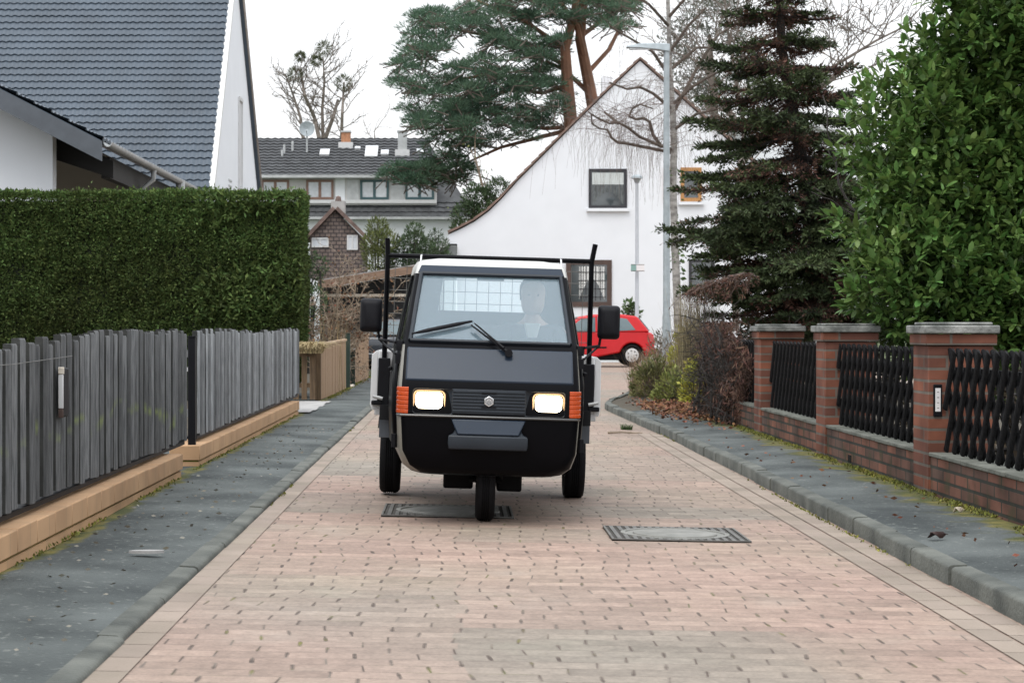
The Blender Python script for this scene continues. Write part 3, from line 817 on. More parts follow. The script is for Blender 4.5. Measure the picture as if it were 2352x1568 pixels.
for s in (-1, 1):
    c = fpt(4.48, .708*s, .0)
    hl = MB()   # housing: dished surround
    outer = [(c.x+x+.028*-s, c.y-.010, c.z+z) for x, z in rrect(.128,.076,.02)]
    inner = [(c.x+x, c.y+.012, c.z+z) for x, z in rrect(.094,.062,.03)]
    deep = [(c.x+x, c.y+.05, c.z+z) for x, z in rrect(.094,.062,.03)]
    base = [(c.x+x+.028*-s, c.y+.03, c.z+z) for x, z in rrect(.128,.076,.02)]
    hl.loft([base, outer, inner, deep])
    hlo = hl.build('headlight', M['trim_black'], truck, smooth=True, ang=30)
    ln = MB()
    l0 = [(c.x+x, c.y+.010, c.z+z) for x, z in rrect(.088,.057,.028)]
    l1 = [(c.x+x*.9, c.y-.002, c.z+z*.9) for x, z in rrect(.088,.057,.028)]
    l2 = [(c.x+x*.5, c.y-.008, c.z+z*.5) for x, z in rrect(.088,.057,.028)]
    ln.loft([l0, l1, l2]); ln.build('lens', M['lamp_glow'], hlo, smooth=True)
    rm = MB(); rr = [(c.x+x, c.y+.002, c.z+z) for x, z in rrect(.093,.062,.03)]
    rm.tube(rr+[rr[0]], .005, 5, cap=False); rm.build('lens_ring', M['lamp_rim'], hlo, smooth=True)
    # indicator wraps round the corner
    ind = MB(); z0, z1 = LV[4][0]+.012, LV[5][0]-.012
    def prof(z, o):
        t = (z-LV[4][0])/(LV[5][0]-LV[4][0]); a = LV[4][2]+(LV[5][2]-LV[4][2])*t; yf = LV[4][1]+(LV[5][1]-LV[4][1])*t; r_ = .05
        pl = [(a-r_-.012, yf-o), (a-r_+.01, yf-o)]
        for k in range(1,4): an = math.pi/2*k/3; pl.append((a-r_+(r_+o)*math.sin(an), yf+r_-(r_+o)*math.cos(an)))
        pl.append((a+o+.003, yf+r_+.05)); pl.append((a-r_-.012, yf+r_+.05))
        return [(s*x, y, z) for x, y in pl]
    zz = [z0]; rings_ = [prof(z0, .006)]
    nrib = 6
    for k in range(nrib):
        za = z0+(z1-z0)*k/nrib; zb = z0+(z1-z0)*(k+1)/nrib
        rings_ += [prof(za+.003,.010), prof(zb-.007,.010), prof(zb-.002,.006)]
    ind.loft(rings_); ind.build('indicator', M['orange_lens'], truck)
# thin bright strip under the light band
cs = MB()
pl = []
for x, y in [(-.552,-.26),(-.550,-.37),(-.53,-.402),(-.49,-.41),(.49,-.41),(.53,-.402),(.550,-.37),(.552,-.26)]: pl.append(Vector((x,y,.662)))
cs.tube(pl, .008, 6); cs.build('trim_strip', mat('dull_chrome', (.07,.07,.07), .3, metal=.6, var=.05), truck, smooth=True)
# nose spoiler in the middle
sp = MB()
def sprow(z, hw, y): return [(-hw, -.33, z), (-hw, y, z), (hw, y, z), (hw, -.33, z)]
sp.loft([sprow(.648,.225,-.412), sprow(.556,.185,-.452)])
spo_ = sp.build('bumper', M['satin_black'], truck, bevel=.008)
sp = MB(); sp.loft([sprow(.60,.19,-.40), sprow(.56,.212,-.435), sprow(.548,.238,-.452), sprow(.50,.240,-.458), sprow(.470,.235,-.45), sprow(.465,.22,-.42)])
sp.build('bumper_lip', M['trim_black'], spo_, bevel=.008)
# doors with handles, side glass
for s in (-1, 1):
    def spt(i, t, off):
        lv = LV[i]; z, yf, a, b, yb, r_ = lv
        return Vector((s*(a+(b-a)*t+off), yf+r_+(yb-yf-2*r_)*t, z))
    dr = MB(); grid = []
    for i in (3,4,5,6): grid.append([spt(i, t, .006) for t in (.13,.45,.78)])
    o = 0
    for row in grid: dr.v += [tuple(p) for p in row]
    for i in range(3):
        for j in range(2): dr.f.append((i*3+j, i*3+j+1, (i+1)*3+j+1, (i+1)*3+j))
    dro = dr.build('door', M['black_paint'], truck, smooth=True)
    sd = dro.modifiers.new('thick', 'SOLIDIFY'); sd.thickness = .02; sd.offset = 0
    hp = spt(5, .66, .02); MB().box(hp.x-.012, hp.x+.012, hp.y-.06, hp.y+.06, hp.z+.06, hp.z+.085).build('handle', M['black_plastic'], dro, bevel=.006)
    hg = spt(4, .06, .014); MB().lathe([(.018,-.04),(.018,.04)], hg+Vector((0,0,-.16)), 'Z', 10).build('hinge', M['black_plastic'], dro, smooth=True)
    sg = MB(); q = [spt(7,.16,-.012), spt(7,.72,-.012), spt(9,.72,-.012), spt(9,.16,-.012)]
    sg.prism(q, Vector((s*.004,0,0))); sg.build('side_window', M['clear_glass'], truck)
    # mirrors on bent arms
    mc = Vector((.752*s, .20, 1.258)); ax = spt(6, .02, .01)
    mr = MB(); sec = []
    for y_, sc_ in ((.0,.90),(-.02,1.0),(-.05,.98),(-.075,.80),(-.085,.5)):
        sec.append([(mc.x+x*sc_, mc.y+y_, mc.z+z*(1-(1-sc_)*.7)) for x, z in rrect(.070,.107,.024)])
    mr.loft(sec); mro = mr.build('mirror', M['black_plastic'], truck, smooth=True, ang=50)
    MB().prism([(mc.x+x*.85, mc.y+.002, mc.z+z*.9) for x, z in rrect(.070,.107,.024)], (0,.003,0)).build('mirror_glass', M['house_glass'], mro)
    ar = MB(); inn = Vector((ax.x, ax.y, 1.075))
    ar.tube([inn, inn+Vector((s*.03,-.02,.02)), mc+Vector((-s*.055,.0,-.15)), mc+Vector((-s*.045,0,-.08))], .009, 6)
    ar.tube([inn+Vector((0,0,-.07)), inn+Vector((s*.03,-.02,-.05)), mc+Vector((-s*.075,.0,-.17)), mc+Vector((-s*.055,.0,-.15))], .007, 6)
    ar.lathe([(.03,-.03),(.034,0),(.03,.03)], inn, 'Z', 10)
    ar.box(inn.x-.03, inn.x+.03, inn.y-.03, inn.y+.03, inn.z-.11, inn.z-.05)
    ar.build('mirror_arm', M['black_plastic'], mro, smooth=True)
# rear window with its guard grid
rw = MB(); q = [(-.355,.992,1.31),(.355,.992,1.31),(.335,.99,1.535),(-.335,.99,1.535)]
rw.prism(q, (0,.004,0)); rwo = rw.build('rear_window', M['clear_glass'], truck)
# floor, engine tunnel, dashboard, seat, steering
fl = MB(); fl.box(-.45,.45,-.25,.96,.33,.37); fl.box(-.20,.20,-.20,.25,.37,.62); fl.build('floor', M['grey_liner'], truck)
ds = MB(); ds.prism([(-.47,-.30,.80),(-.47,-.165,1.08),(-.47,-.02,1.06),(-.47,.02,.84)], (.94,0,0)); ds.build('dashboard', M['grey_liner'], truck, bevel=.02)
st = MB(); st.box(-.50,.50,.42,.86,.40,.80); st.build('seat', M['seat_cloth'], truck, bevel=.03)
sb = MB(); sb.prism([(-.50,.80,.74),(-.50,.93,1.22),(-.50,.975,1.22),(-.50,.93,.74)], (1.0,0,0)); sb.build('backrest', M['seat_cloth'], truck, bevel=.015)
SWC = Vector((.285,.155,1.045)); SWN = Vector((0,.55,.835)).normalized()
sw = MB(); rim = []
e1 = Vector((1,0,0)); e2 = SWN.cross(e1).normalized()
for k in range(25): a = 2*math.pi*k/24; rim.append(SWC + (e1*math.cos(a)+e2*math.sin(a))*.17)
sw.tube(rim, .012, 6, cap=False)
for a in (R(200), R(340), R(90)): sw.tube([SWC, SWC+(e1*math.cos(a)+e2*math.sin(a))*.165], .010, 5)
sw.tube([SWC, SWC - SWN*.35], .022, 8)
sw.build('steering_wheel', M['black_plastic'], truck, smooth=True)
MB().box(-.085,.085,.33,.345,1.500,1.555).build('interior_mirror', M['black_plastic'], truck, bevel=.012)
# wheels
def wheel(name, x, y, r_, wd, parent, hub):
    o = bpy.data.objects.new(name, None); SC.collection.objects.link(o); o.parent = parent; o.location = (x, y, r_)
    h = wd/2; pr = [(r_*.60,-h*.72),(r_*.78,-h*.98),(r_*.90,-h),(r_*.965,-h*.82),(r_,-h*.55)]
    for k in (-.3,-.1,.1,.3): pr += [(r_, h*(k-.07)), (r_-.007, h*(k-.045)), (r_-.007, h*(k+.045)), (r_, h*(k+.07))]
    pr += [(r_,h*.55),(r_*.965,h*.82),(r_*.90,h),(r_*.78,h*.98),(r_*.60,h*.72)]
    t = MB().lathe(pr, (0,0,0), 'X', 36, close=True).build('tyre', M['rubber'], o, smooth=True, ang=50)
    rm = MB().lathe([(0,-h*.35),(r_*.2,-h*.40),(r_*.25,-h*.2),(r_*.5,-h*.25),(r_*.6,-h*.75),(r_*.62,-h*.7),(r_*.62,h*.7),(r_*.6,h*.75),(r_*.5,h*.25),(r_*.25,h*.2),(r_*.2,h*.4),(0,h*.35)], (0,0,0), 'X', 28)
    rm.build('rim', M[hub], o, smooth=True)
    return o
wheel('wheel', 0, 0, .252, .118, truck, 'iron_dark')
for s in (-1, 1): wheel('wheel', .655*s, 1.74, .252, .142, truck, 'rim_silver')
fk = MB()
fk.tube([(.085,.02,.26),(.09,-.02,.48),(.05,-.03,.58)], .022, 8); fk.tube([(-.09,.10,.30),(-.09,.02,.50)], .03, 10)
fk.tube([(-.10,0,.252),(.10,0,.252)], .016, 8)
fk.tube([(-.13,-.12,.50),(-.12,-.06,.42),(-.09,-.02,.34),(-.07,0,.30)], .006, 5)
fk.build('front_fork', M['iron_dark'], truck, smooth=True)
fm = MB()
for k in range(9):
    a0 = R(20+k*17)
arc = [( -math.cos(R(a))*.285, math.sin(R(a))*.285+.255) for a in range(10,171,16)]
rows = [[(-.075,y,z-.004),(-.075,y,z),(.075,y,z),(.075,y,z-.004)] for y, z in arc]
fm.loft(rows); fm.build('front_mudguard', M['black_plastic'], truck)
ub = MB(); ub.box(-.265,-.075,.22,.7,.175,.33); ub.box(.075,.235,.22,.7,.165,.33); ub.box(-.255,.235,.42,.70,.20,.33)
ub.build('underbody', M['iron_dark'], truck, bevel=.015)
sh = MB(); sh.box(-.42,.42,.9,2.55,.36,.46); sh.tube([(-.6,1.74,.252),(.6,1.74,.252)], .035, 8); sh.box(-.2,.2,1.9,2.4,.25,.4); sh.box(-.035,.035,1.5,1.55,.2,.4)
sh.build('chassis', M['iron_dark'], truck)
# cargo bed
bd = MB(); bd.box(-.755,.755,1.09,2.72,.585,.635)
bed = bd.build('cargo_bed', M['white_paint'], truck, bevel=.006)
for s in (-1, 1):
    sd_ = MB(); y0, y1 = 1.09, 2.72
    sec = lambda y: [(s*.735,y,.64),(s*.742,y,1.00),(s*.75,y,1.025),(s*.782,y,.995),(s*.785,y,.66),(s*.775,y,.62),(s*.745,y,.62)]
    sd_.loft([sec(y0), sec(y1)]); sd_.build('side_board', M['white_paint'], bed, bevel=.004)
    # dark bracket carrying the rack post
    br = MB(); br.box(s*.655-.0 if s>0 else -.735, .735 if s>0 else -.655, 1.035, 1.085, .655, .975)
    br.box(min(s*.70,s*.775), max(s*.70,s*.775), 1.03, 1.09, .655, .685); br.build('bracket', M['black_plastic'], bed, bevel=.006)
    hk = MB(); hk.tube([(s*.70,1.03,.70),(s*.765,1.02,.715)], .013, 6); hk.build('latch', M['zinc'], bed, smooth=True)
hb = MB(); hb.box(-.735,.735,1.09,1.115,.635,1.02); hb.build('head_board', M['white_paint'], bed, bevel=.004)
tb = MB(); tb.box(-.735,.735,2.695,2.72,.635,1.02); tb.build('tail_board', M['white_paint'], bed, bevel=.004)
rk = bpy.data.objects.new('roof_rack', None); SC.collection.objects.link(rk); rk.parent = truck
for s in (-1, 1):
    p = MB(); p.tube([(s*.697,1.06,.70),(s*.693,1.06,1.665),(s*.700 if s < 0 else .715,1.06,1.79)], .0175, 8); p.build('post', M['black_paint'], rk, smooth=True)
MB().tube([(-.69,1.06,1.672),(.69,1.06,1.672)], .0165, 8).build('cross_bar', M['black_paint'], rk, smooth=True)
gm = MB()
for k in range(17): x = -.64+k*.08; gm.tube([(x,1.075,1.03),(x,1.075,1.662)], .0022, 4)
for k in range(8): z = 1.04+k*.08; gm.tube([(-.69,1.075,z),(.69,1.075,z)], .0022, 4)
gm.build('guard_mesh', M['iron'], rk)
lp = MB()
for s in (-1,1): lp.tube([(s*.455,.42,1.60),(s*.452,.44,1.655),(s*.45,.50,1.66)], .006, 5)
lp.build('roof_clip', M['chrome'], truck, smooth=True)
for s in (-1, 1):
    mf = MB(); rows = []
    for a in range(48, 160, 14):
        y = 1.74 - math.cos(R(a))*.30; z = .255 + math.sin(R(a))*.30
        rows.append([(s*.575,y,z-.006),(s*.575,y,z),(s*.745,y,z),(s*.745,y,z-.006)])
    mf.loft(rows); mf.build('mudguard', M['black_plastic'], truck)
    fp = MB(); fp.box(min(s*.60,s*.72), max(s*.60,s*.72), 1.13, 1.145, .43, .64); fp.build('mud_flap', M['slate_board'], truck, bevel=.004)
    tk = MB(); tk.tube([(s*.66,1.0,.56),(s*.66,1.0,.66)], .055, 12); tk.build('tank', M['iron_dark'], truck, smooth=True)

# ------------------------------------------------------------------ people
def skin_mesh(pts, edges, rad, sub=2, root=0):
    me = bpy.data.meshes.new('tmp'); me.from_pydata([tuple(p) for p in pts], edges, []); me.update()
    o = bpy.data.objects.new('tmp', me); SC.collection.objects.link(o)
    md = o.modifiers.new('skin', 'SKIN'); md.use_smooth_shade = True; md.branch_smoothing = .6
    for i, r_ in enumerate(rad):
        sv = me.skin_vertices[0].data[i]
        sv.radius = r_ if isinstance(r_, tuple) else (r_, r_)
        sv.use_root = (i == root)
    o.modifiers.new('sub', 'SUBSURF').levels = sub
    o.modifiers['sub'].render_levels = sub
    bpy.context.view_layer.update()
    dg = bpy.context.evaluated_depsgraph_get()
    e = o.evaluated_get(dg); m2 = e.to_mesh()
    V = [tuple(v.co) for v in m2.vertices]; Fc = [tuple(p.vertices) for p in m2.polygons]
    e.to_mesh_clear(); bpy.data.objects.remove(o, do_unlink=True); bpy.data.meshes.remove(me)
    return V, Fc
def head_rings(c, yaw=0, s=1.0):
    """head facing -y: list of rings from neck to crown with nose, brow and chin"""
    prof = [(-.115,.040,.045,-.012),(-.105,.052,.062,-.018),(-.085,.062,.080,-.014),(-.06,.068,.088,-.008),(-.03,.071,.091,-.004),(0,.074,.095,0),
            (.03,.076,.098,.002),(.06,.074,.096,.004),(.085,.064,.085,.006),(.105,.045,.062,.008),(.117,.02,.03,.008)]
    out = []
    for z, rx, ry, oy in prof:
        row = []
        for k in range(20):
            a = 2*math.pi*k/20
            x, y = rx*1.10*math.sin(a), -ry*math.cos(a)
            if y < 0 and abs(x) < .022:                     # nose, brow
                nz = max(0, 1-abs((z+.022)/.03)); y -= .024*nz*(1-abs(x)/.03)
                if -.075 < z < -.05: y -= .006              # lips
            if y < 0 and .018 < abs(x) < .045 and -.005 < z < .02: y += .008   # eye sockets
            row.append((c[0]+x*s, c[1]+(y+oy)*s, c[2]+z*s))
        out.append(row)
    return out
def hand_points(wr, dirv, nrm, curl, s=1.0):
    """palm and five curled fingers: returns points, edges, radii (index 0 is the wrist)"""
    d = Vector(dirv).normalized(); n = Vector(nrm).normalized(); b = d.cross(n).normalized()
    pts = [Vector(wr), Vector(wr)+d*.045*s]; ed = [(0,1)]; rad = [.024*s, (.026*s,.016*s)]
    for k, (off, L) in enumerate(((-.028,.068),(-.010,.078),(.010,.074),(.027,.058))):
        base = pts[1] + d*.038*s + b*off*s; prev = len(pts); pts.append(base); ed.append((1, prev)); rad.append(.0105*s)
        dd = d.copy()
        for j in range(3):
            dd = (dd*math.cos(curl) - n*math.sin(curl)).normalized()
            n2 = (n*math.cos(curl*(j+1)) + d*math.sin(curl*(j+1)))
            base = base + dd*L*s/3*1.1; pts.append(base.copy()); ed.append((prev, len(pts)-1)); prev = len(pts)-1; rad.append((.0092-.001*j)*s)
    base = pts[0] + d*.02*s - b*.03*s; i0 = len(pts); pts.append(base); ed.append((0, i0)); rad.append(.012*s)
    for j in range(2):
        base = base + (d*.6 - b*.5 - n*.6).normalized()*.032*s; pts.append(base.copy()); ed.append((len(pts)-2, len(pts)-1)); rad.append(.0095*s)
    return pts, ed, rad

DX = .285
person = thing('person', 'driver in a dark jacket and pale shirt behind the windscreen, hands on the wheel', 'person', truck.location)
person.rotation_euler = truck.rotation_euler
hip, chest, neck, headc = Vector((DX,.66,.86)), Vector((DX,.72,1.14)), Vector((DX,.68,1.275)), Vector((DX,.63,1.415))
pts = [hip, Vector((DX,.70,1.0)), chest, neck, Vector((DX,.655,1.33))]; ed = [(0,1),(1,2),(2,3),(3,4)]; rad = [(.15,.11),(.15,.10),(.16,.10),.055,.05]
jp = [hip, Vector((DX,.70,1.0)), chest, Vector((DX,.69,1.235))]; je = [(0,1),(1,2),(2,3)]; jr = [(.165,.125),(.17,.12),(.175,.12),.065]
tp = [hip+Vector((0,.02,-.02))]; te = []; tr_ = [.14]
for s in (-1, 1):
    sho = chest + Vector((s*.17,0,.06)); elb = Vector((DX+s*.25,.48,.93)); hnd = SWC + e1*(s*.150) + e2*.075 + Vector((0,.03,.02))
    i = len(pts); pts += [sho, elb]; ed += [(2,i),(i,i+1)]; rad += [.055,.042]
    j = len(jp); wr = elb.lerp(hnd, .80); jp += [sho, elb, elb.lerp(hnd,.86)]; je += [(2,j),(j,j+1),(j+1,j+2)]; jr += [.075,.058,.043]
    hp, he, hr = hand_points(wr, hnd-elb, Vector((0,.45,.9)), R(42))
    k = len(pts); pts += hp; ed += [(i+1,k)] + [(a+k,b+k) for a,b in he]; rad += hr
    kn = Vector((DX+s*.12,.22,.86)); ft = Vector((DX+s*.11,.05,.46)); i = len(pts)
    pts += [hip+Vector((s*.09,0,-.02)), kn, ft, ft+Vector((0,-.14,-.05))]; ed += [(0,i),(i,i+1),(i+1,i+2),(i+2,i+3)]; rad += [.075,.055,.04,.035]
    j = len(tp); tp += [hip+Vector((s*.10,0,-.02)), kn, ft+Vector((0,.01,.03))]; te += [(0,j),(j,j+1),(j+1,j+2)]; tr_ += [.095,.07,.06]
V, Fc = skin_mesh(pts, ed, rad, 1)
body = MB(); body.add(V, Fc); body.loft(head_rings(headc))
for s in (-1, 1):   # ears, eyes
    body.lathe([(.0,-.006),(.018,-.004),(.020,.004),(.0,.006)], headc+Vector((s*.077,.012,.0)), 'X', 8)
body.build('body', M['skin'], person, smooth=True, ang=80)
ey = MB()
for s in (-1, 1): ey.lathe([(0,-.004),(.006,-.003),(.007,0),(0,.003)], headc+Vector((s*.030,-.083,.008)), 'Y', 8)
ey.build('eyes', M['brown_frame'], person, smooth=True)
V, Fc = skin_mesh(jp, je, jr, 2); MB().add(V, Fc).build('jacket', M['jacket'], person, smooth=True, ang=80)
V, Fc = skin_mesh(tp, te, tr_, 1); MB().add(V, Fc).build('trousers', M['jeans'], person, smooth=True, ang=80)
col = MB(); col.prism([(DX-.055,.575,1.24),(DX+.055,.575,1.24),(DX+.012,.575,1.06),(DX-.012,.575,1.06)], (0,.03,.0)); col.build('shirt', M['shirt'], person, bevel=.01)
hr_ = head_rings(headc + Vector((0,.010,.006)), s=1.07)[4:]
hair = MB(); rows = []
for row in hr_:
    rows.append([(x, max(y, headc.y-.035 if z < headc.z+.075 else y), z) for x, y, z in row])
hair.loft(rows); hair.build('hair', M['hair_grey'], person, smooth=True, ang=80)

# ================================================================== parked cars
def hatchback(name, label, paint, loc, rz, L=3.9, H=1.47, W=1.66, taillight=True, glass='car_glass', alloy='white_paint', estate=False):
    root = thing(name, label, 'car', loc); root.rotation_euler = (0,0,rz)
    # length along x: front at -L/2, rear at +L/2
    h = L/2
    wr_, fx, rx = .305, -h+.78, h-.66
    def arch(cx): return [(cx+.355*math.cos(R(a)), .30+.355*math.sin(R(a))) for a in range(168, 5, -18)]
    side = [(-h+.02,.28),(-h,.48),(-h+.06,.66),(-h+.35,.80),(-h+1.0,.93),(-h+1.15,.955),(h-.30,.985),(h-.06,.93),(h,.72),(h-.02,.45),(h-.05,.30)]
    lower = [(h-.25,.23)] + arch(rx)[::-1] + [((fx+rx)/2,.21)] + arch(fx)[::-1] + [(-h+.3,.24)]
    poly = side + lower
    b = MB(); n = len(poly)
    def wd(z, x):
        t = max(0, min(1, (z-.2)/.8)); base = W/2*(1-.06*abs(x/h)**3)
        return base*(.955+.045*math.sin(math.pi*min(1, t*1.25)))- (.03 if z > .9 else 0)
    Lp = [(x, -wd(z,x), z) for x, z in poly]; Rp = [(x, wd(z,x), z) for x, z in poly]
    b.v += Lp + Rp
    b.f.append(tuple(range(n))); b.f.append(tuple(range(2*n-1, n-1, -1)))
    for i in range(n): b.f.append((i, n+i, n+(i+1)%n, (i+1)%n))
    body = b.build('body', M[paint], root, bevel=.045, segs=3)
    rear = h-.30 if not estate else h-.12
    gh = [(-h+1.02,.93),(-h+1.72,H-.07),(-h+2.1,H-.005),(h-.95,H),(h-.50 if not estate else h-.35,H-.06),(h-.14,.96)]
    c = MB(); prof = lambda z: W/2*(.93 - .20*(z-.93)/(H-.93))
    ng = len(gh)
    c.v += [(x,-prof(z),z) for x,z in gh] + [(x,prof(z),z) for x,z in gh]
    c.f.append(tuple(range(ng))); c.f.append(tuple(range(2*ng-1, ng-1, -1)))
    for i in range(ng): c.f.append((i, ng+i, ng+(i+1)%ng, (i+1)%ng))
    c.build('roof', M[paint], root, bevel=.05, segs=3)
    for s in (-1, 1):
        for pl in ([(-h+1.30,.97),(-h+1.78,H-.13),(-h+2.18,H-.085),(-h+2.18,.97)], [(-h+2.24,.97),(-h+2.24,H-.085),(h-1.18,H-.09),(h-1.18,.985)], [(h-1.10,.99),(h-1.10,H-.09),(h-.80,H-.13),(h-.55,1.02)]):
            g_ = MB(); g_.prism([(x, s*(prof(z)+.004), z) for x, z in pl], (0, s*.006, 0)); g_.build('side_window', M[glass], root, bevel=.004)
        MB().box(-h+1.25, h-1.4, min(s*(W/2-.012), s*(W/2+.01)), max(s*(W/2-.012), s*(W/2+.01)), .50, .545).build('rubbing_strip', M['black_plastic'], root)
        MB().box(-h+1.16,-h+1.30, min(s*(W/2-.06),s*(W/2+.14)), max(s*(W/2-.06),s*(W/2+.14)), .98, 1.10).build('mirror', M[paint], root, bevel=.03)
        tl = MB(); tl.prism([(h-.20,s*(W/2-.05),.93),(h-.035,s*(W/2-.13),.90),(h+.005,s*(W/2-.13),.66),(h-.15,s*(W/2-.015),.68)], (.004,s*.03,0)); tl.build('tail_light', M['red_lens'], root, bevel=.015)
        hl_ = MB(); hl_.prism([(-h+.03,s*.48,.60),(-h+.10,s*.74,.60),(-h+.30,s*.75,.76),(-h+.12,s*.50,.70)], (-.01,s*.02,.01)); hl_.build('headlight', M['milk_glass'], root, bevel=.01)
    rg = MB(); rg.prism([(h-.135,-.55,1.0),(h-.135,.55,1.0),(h-.44 if not estate else h-.33,.48,H-.09),(h-.44 if not estate else h-.33,-.48,H-.09)], (.012,0,.004)); rg.build('rear_window', M[glass], root)
    fg = MB(); fg.prism([(-h+1.06,-.66,.96),(-h+1.06,.66,.96),(-h+1.68,.55,H-.08),(-h+1.68,-.55,H-.08)], (-.012,0,.006)); fg.build('windscreen', M[glass], root)
    bp = MB(); bp.box(h-.10,h+.045,-W/2+.06,W/2-.06,.33,.50); bp.build('bumper', M[paint], root, bevel=.03)
    MB().box(h+.0,h+.052,-.25,.25,.52,.63).build('number_plate', M['sign_white'], root)
    for x in (fx, rx):
        for s in (-1, 1):
            o = bpy.data.objects.new('wheel', None); SC.collection.objects.link(o); o.parent = root; o.location = (x, s*(W/2-.10), wr_)
            q = .09
            MB().lathe([(.19,-q*.8),(.26,-q),(.295,-q*.8),(.305,-q*.3),(.305,q*.3),(.295,q*.8),(.26,q),(.19,q*.8)], (0,0,0), 'Y', 28, close=True).build('tyre', M['rubber'], o, smooth=True)
            MB().lathe([(0,-.082),(.05,-.085),(.07,-.076),(.165,-.086),(.20,-.07),(.20,.07),(.165,.086),(.07,.076),(.05,.085),(0,.082)], (0,0,0), 'Y', 28).build('rim', M[alloy], o, smooth=True)
            ho = MB()
            for k in range(7):
                a = 2*math.pi*k/7
                ho.lathe([(0,-.088),(.020,-.088),(.020,.088),(0,.088)], (.125*math.cos(a),0,.125*math.sin(a)), 'Y', 8)
            ho.build('rim_hole', M['iron_dark'], o)
            tag_k = None
            MB().lathe([(0,-.02),(.335,-.02),(.335,.02),(0,.02)], (0,-s*.12,.01), 'Y', 20).build('wheel_arch', M['iron_dark'], o)
    MB().box(-h+.2,h-.2,-W/2+.12,W/2-.12,.16,.34).build('underbody', M['iron_dark'], root)
    return root
hatchback('parked_car', 'bright red hatchback parked side-on before the white gabled house', 'red_paint', (PX(1505,53.5)-2.12, D(53.5)+.85, .0), 0).scale = (1.08, 1.08, 1.10)
hatchback('parked_car', 'dark estate car with a red tail light under the carport', 'navy_paint', (PX(872,48)+.15, D(47)+1.9, .0), R(-82), L=4.4, estate=True)
# ================================================================== buildings
def window(parent, x, z0, z1, w_, y, frame, pane, name='window', sill=None, mull=1, trans=0, depth=.08, fw=.07, curtain=None, cm='curtain'):
    """a window lying in the plane y (facing the camera): frame, pane, sill"""
    f = MB()
    f.box(x, x+w_, y-.03, y+depth, z0, z0+fw); f.box(x, x+w_, y-.03, y+depth, z1-fw, z1)
    f.box(x, x+fw, y-.03, y+depth, z0+fw, z1-fw); f.box(x+w_-fw, x+w_, y-.03, y+depth, z0+fw, z1-fw)
    for k in range(1, mull):
        xx = x + w_*k/mull; f.box(xx-fw*.6, xx+fw*.6, y-.028, y+depth, z0+fw, z1-fw)
    fr = f.build(name, M[frame], parent)
    MB().box(x+fw*.5, x+w_-fw*.5, y+.0, y+.012, z0+fw*.5, z1-fw*.5).build('pane', M[pane], fr)
    if sill: MB().box(x-.08, x+w_+.08, y-.10, y+.05, z0-.12, z0-.01).build('sill', M[sill], fr)
    return fr

# ---- white house with a steep slate-grey tiled roof
HX = -6.0; Y1, Y2, YA = D(41.5), D(50.6), D(45.75); ZE1, ZE2, ZA = 4.6, 5.3, 10.84
house = thing('house', 'white rendered house with steep dark grey tiled roof above the clipped hedge', 'house', (HX-6, Y1, 0))
Ho = (HX-6, Y1, 0)
wl = MB(); prof_ = [(HX,Y1,0),(HX,Y2,0),(HX,Y2,ZE2-.1),(HX,YA,ZA-.14),(HX,Y1,ZE1-.12)]
wl.prism(prof_, (-16,0,0)); at(wl.build('wall', M['white_render']), house, Ho)
v1 = Vector((0, YA-Y1, ZA-ZE1)); L1 = v1.length; v1n = v1.normalized(); n1 = Vector((0, -v1n.z, v1n.y))
rf = MB(); EX = -22.0
tile_roof(rf, (EX, Y1, ZE1), (1,0,0), v1n, n1, HX-.10-EX, L1, .195, .237, amp=.016, step=.034, ns=5)
rfo = at(rf.build('roof', M['slate_tile'], fix=False, smooth=True, ang=30), house, Ho)
v2 = Vector((0, Y2-YA, ZE2-ZA)); L2 = v2.length; v2n = v2.normalized(); n2 = Vector((0, -v2n.z, v2n.y))
bk = MB(); q = [Vector((EX,YA,ZA+.03)), Vector((HX+.10,YA,ZA+.03)), Vector((HX+.10,Y2+.25*v2n.y,ZE2+.25*v2n.z)), Vector((EX,Y2+.25*v2n.y,ZE2+.25*v2n.z))]
bk.prism(q, -n2*.12 if n2.z > 0 else n2*.12); at(bk.build('roof', M['slate_tile']), house, Ho)
bb = MB()
q = [Vector((HX+.02,Y1-.05,ZE1-.32)), Vector((HX+.02,YA,ZA-.22)), Vector((HX+.02,YA,ZA+.01)), Vector((HX+.02,Y1-.05,ZE1-.06))]
bb.prism(q, (-.14,0,0)); at(bb.build('bargeboard', mat('pale_board', (.62,.62,.61), .6, var=.05)), house, Ho)
b2 = MB()
q = [Vector((HX+.13,YA-.02,ZA-.14)), Vector((HX+.13,Y2+.25*v2n.y,ZE2-.20)), Vector((HX+.13,Y2+.25*v2n.y,ZE2+.03)), Vector((HX+.13,YA-.02,ZA+.06))]
b2.prism(q, (-.05,0,0)); at(b2.build('bargeboard', mat('brown_board', (.36,.32,.28), .7, var=.1)), house, Ho)
vt = MB()
for k in range(26):   # verge tiles, stepping down the far slope
    p = Vector((HX+.11,YA,ZA+.04)).lerp(Vector((HX+.11,Y2,ZE2+.04)), k/26); p2 = p + v2n*.30
    nn = n2 if n2.z > 0 else -n2
    vt.prism([p, p2, p2+nn*.01, p+nn*.035], (.03,0,0))
at(vt.build('verge', M['browntile']), house, Ho)
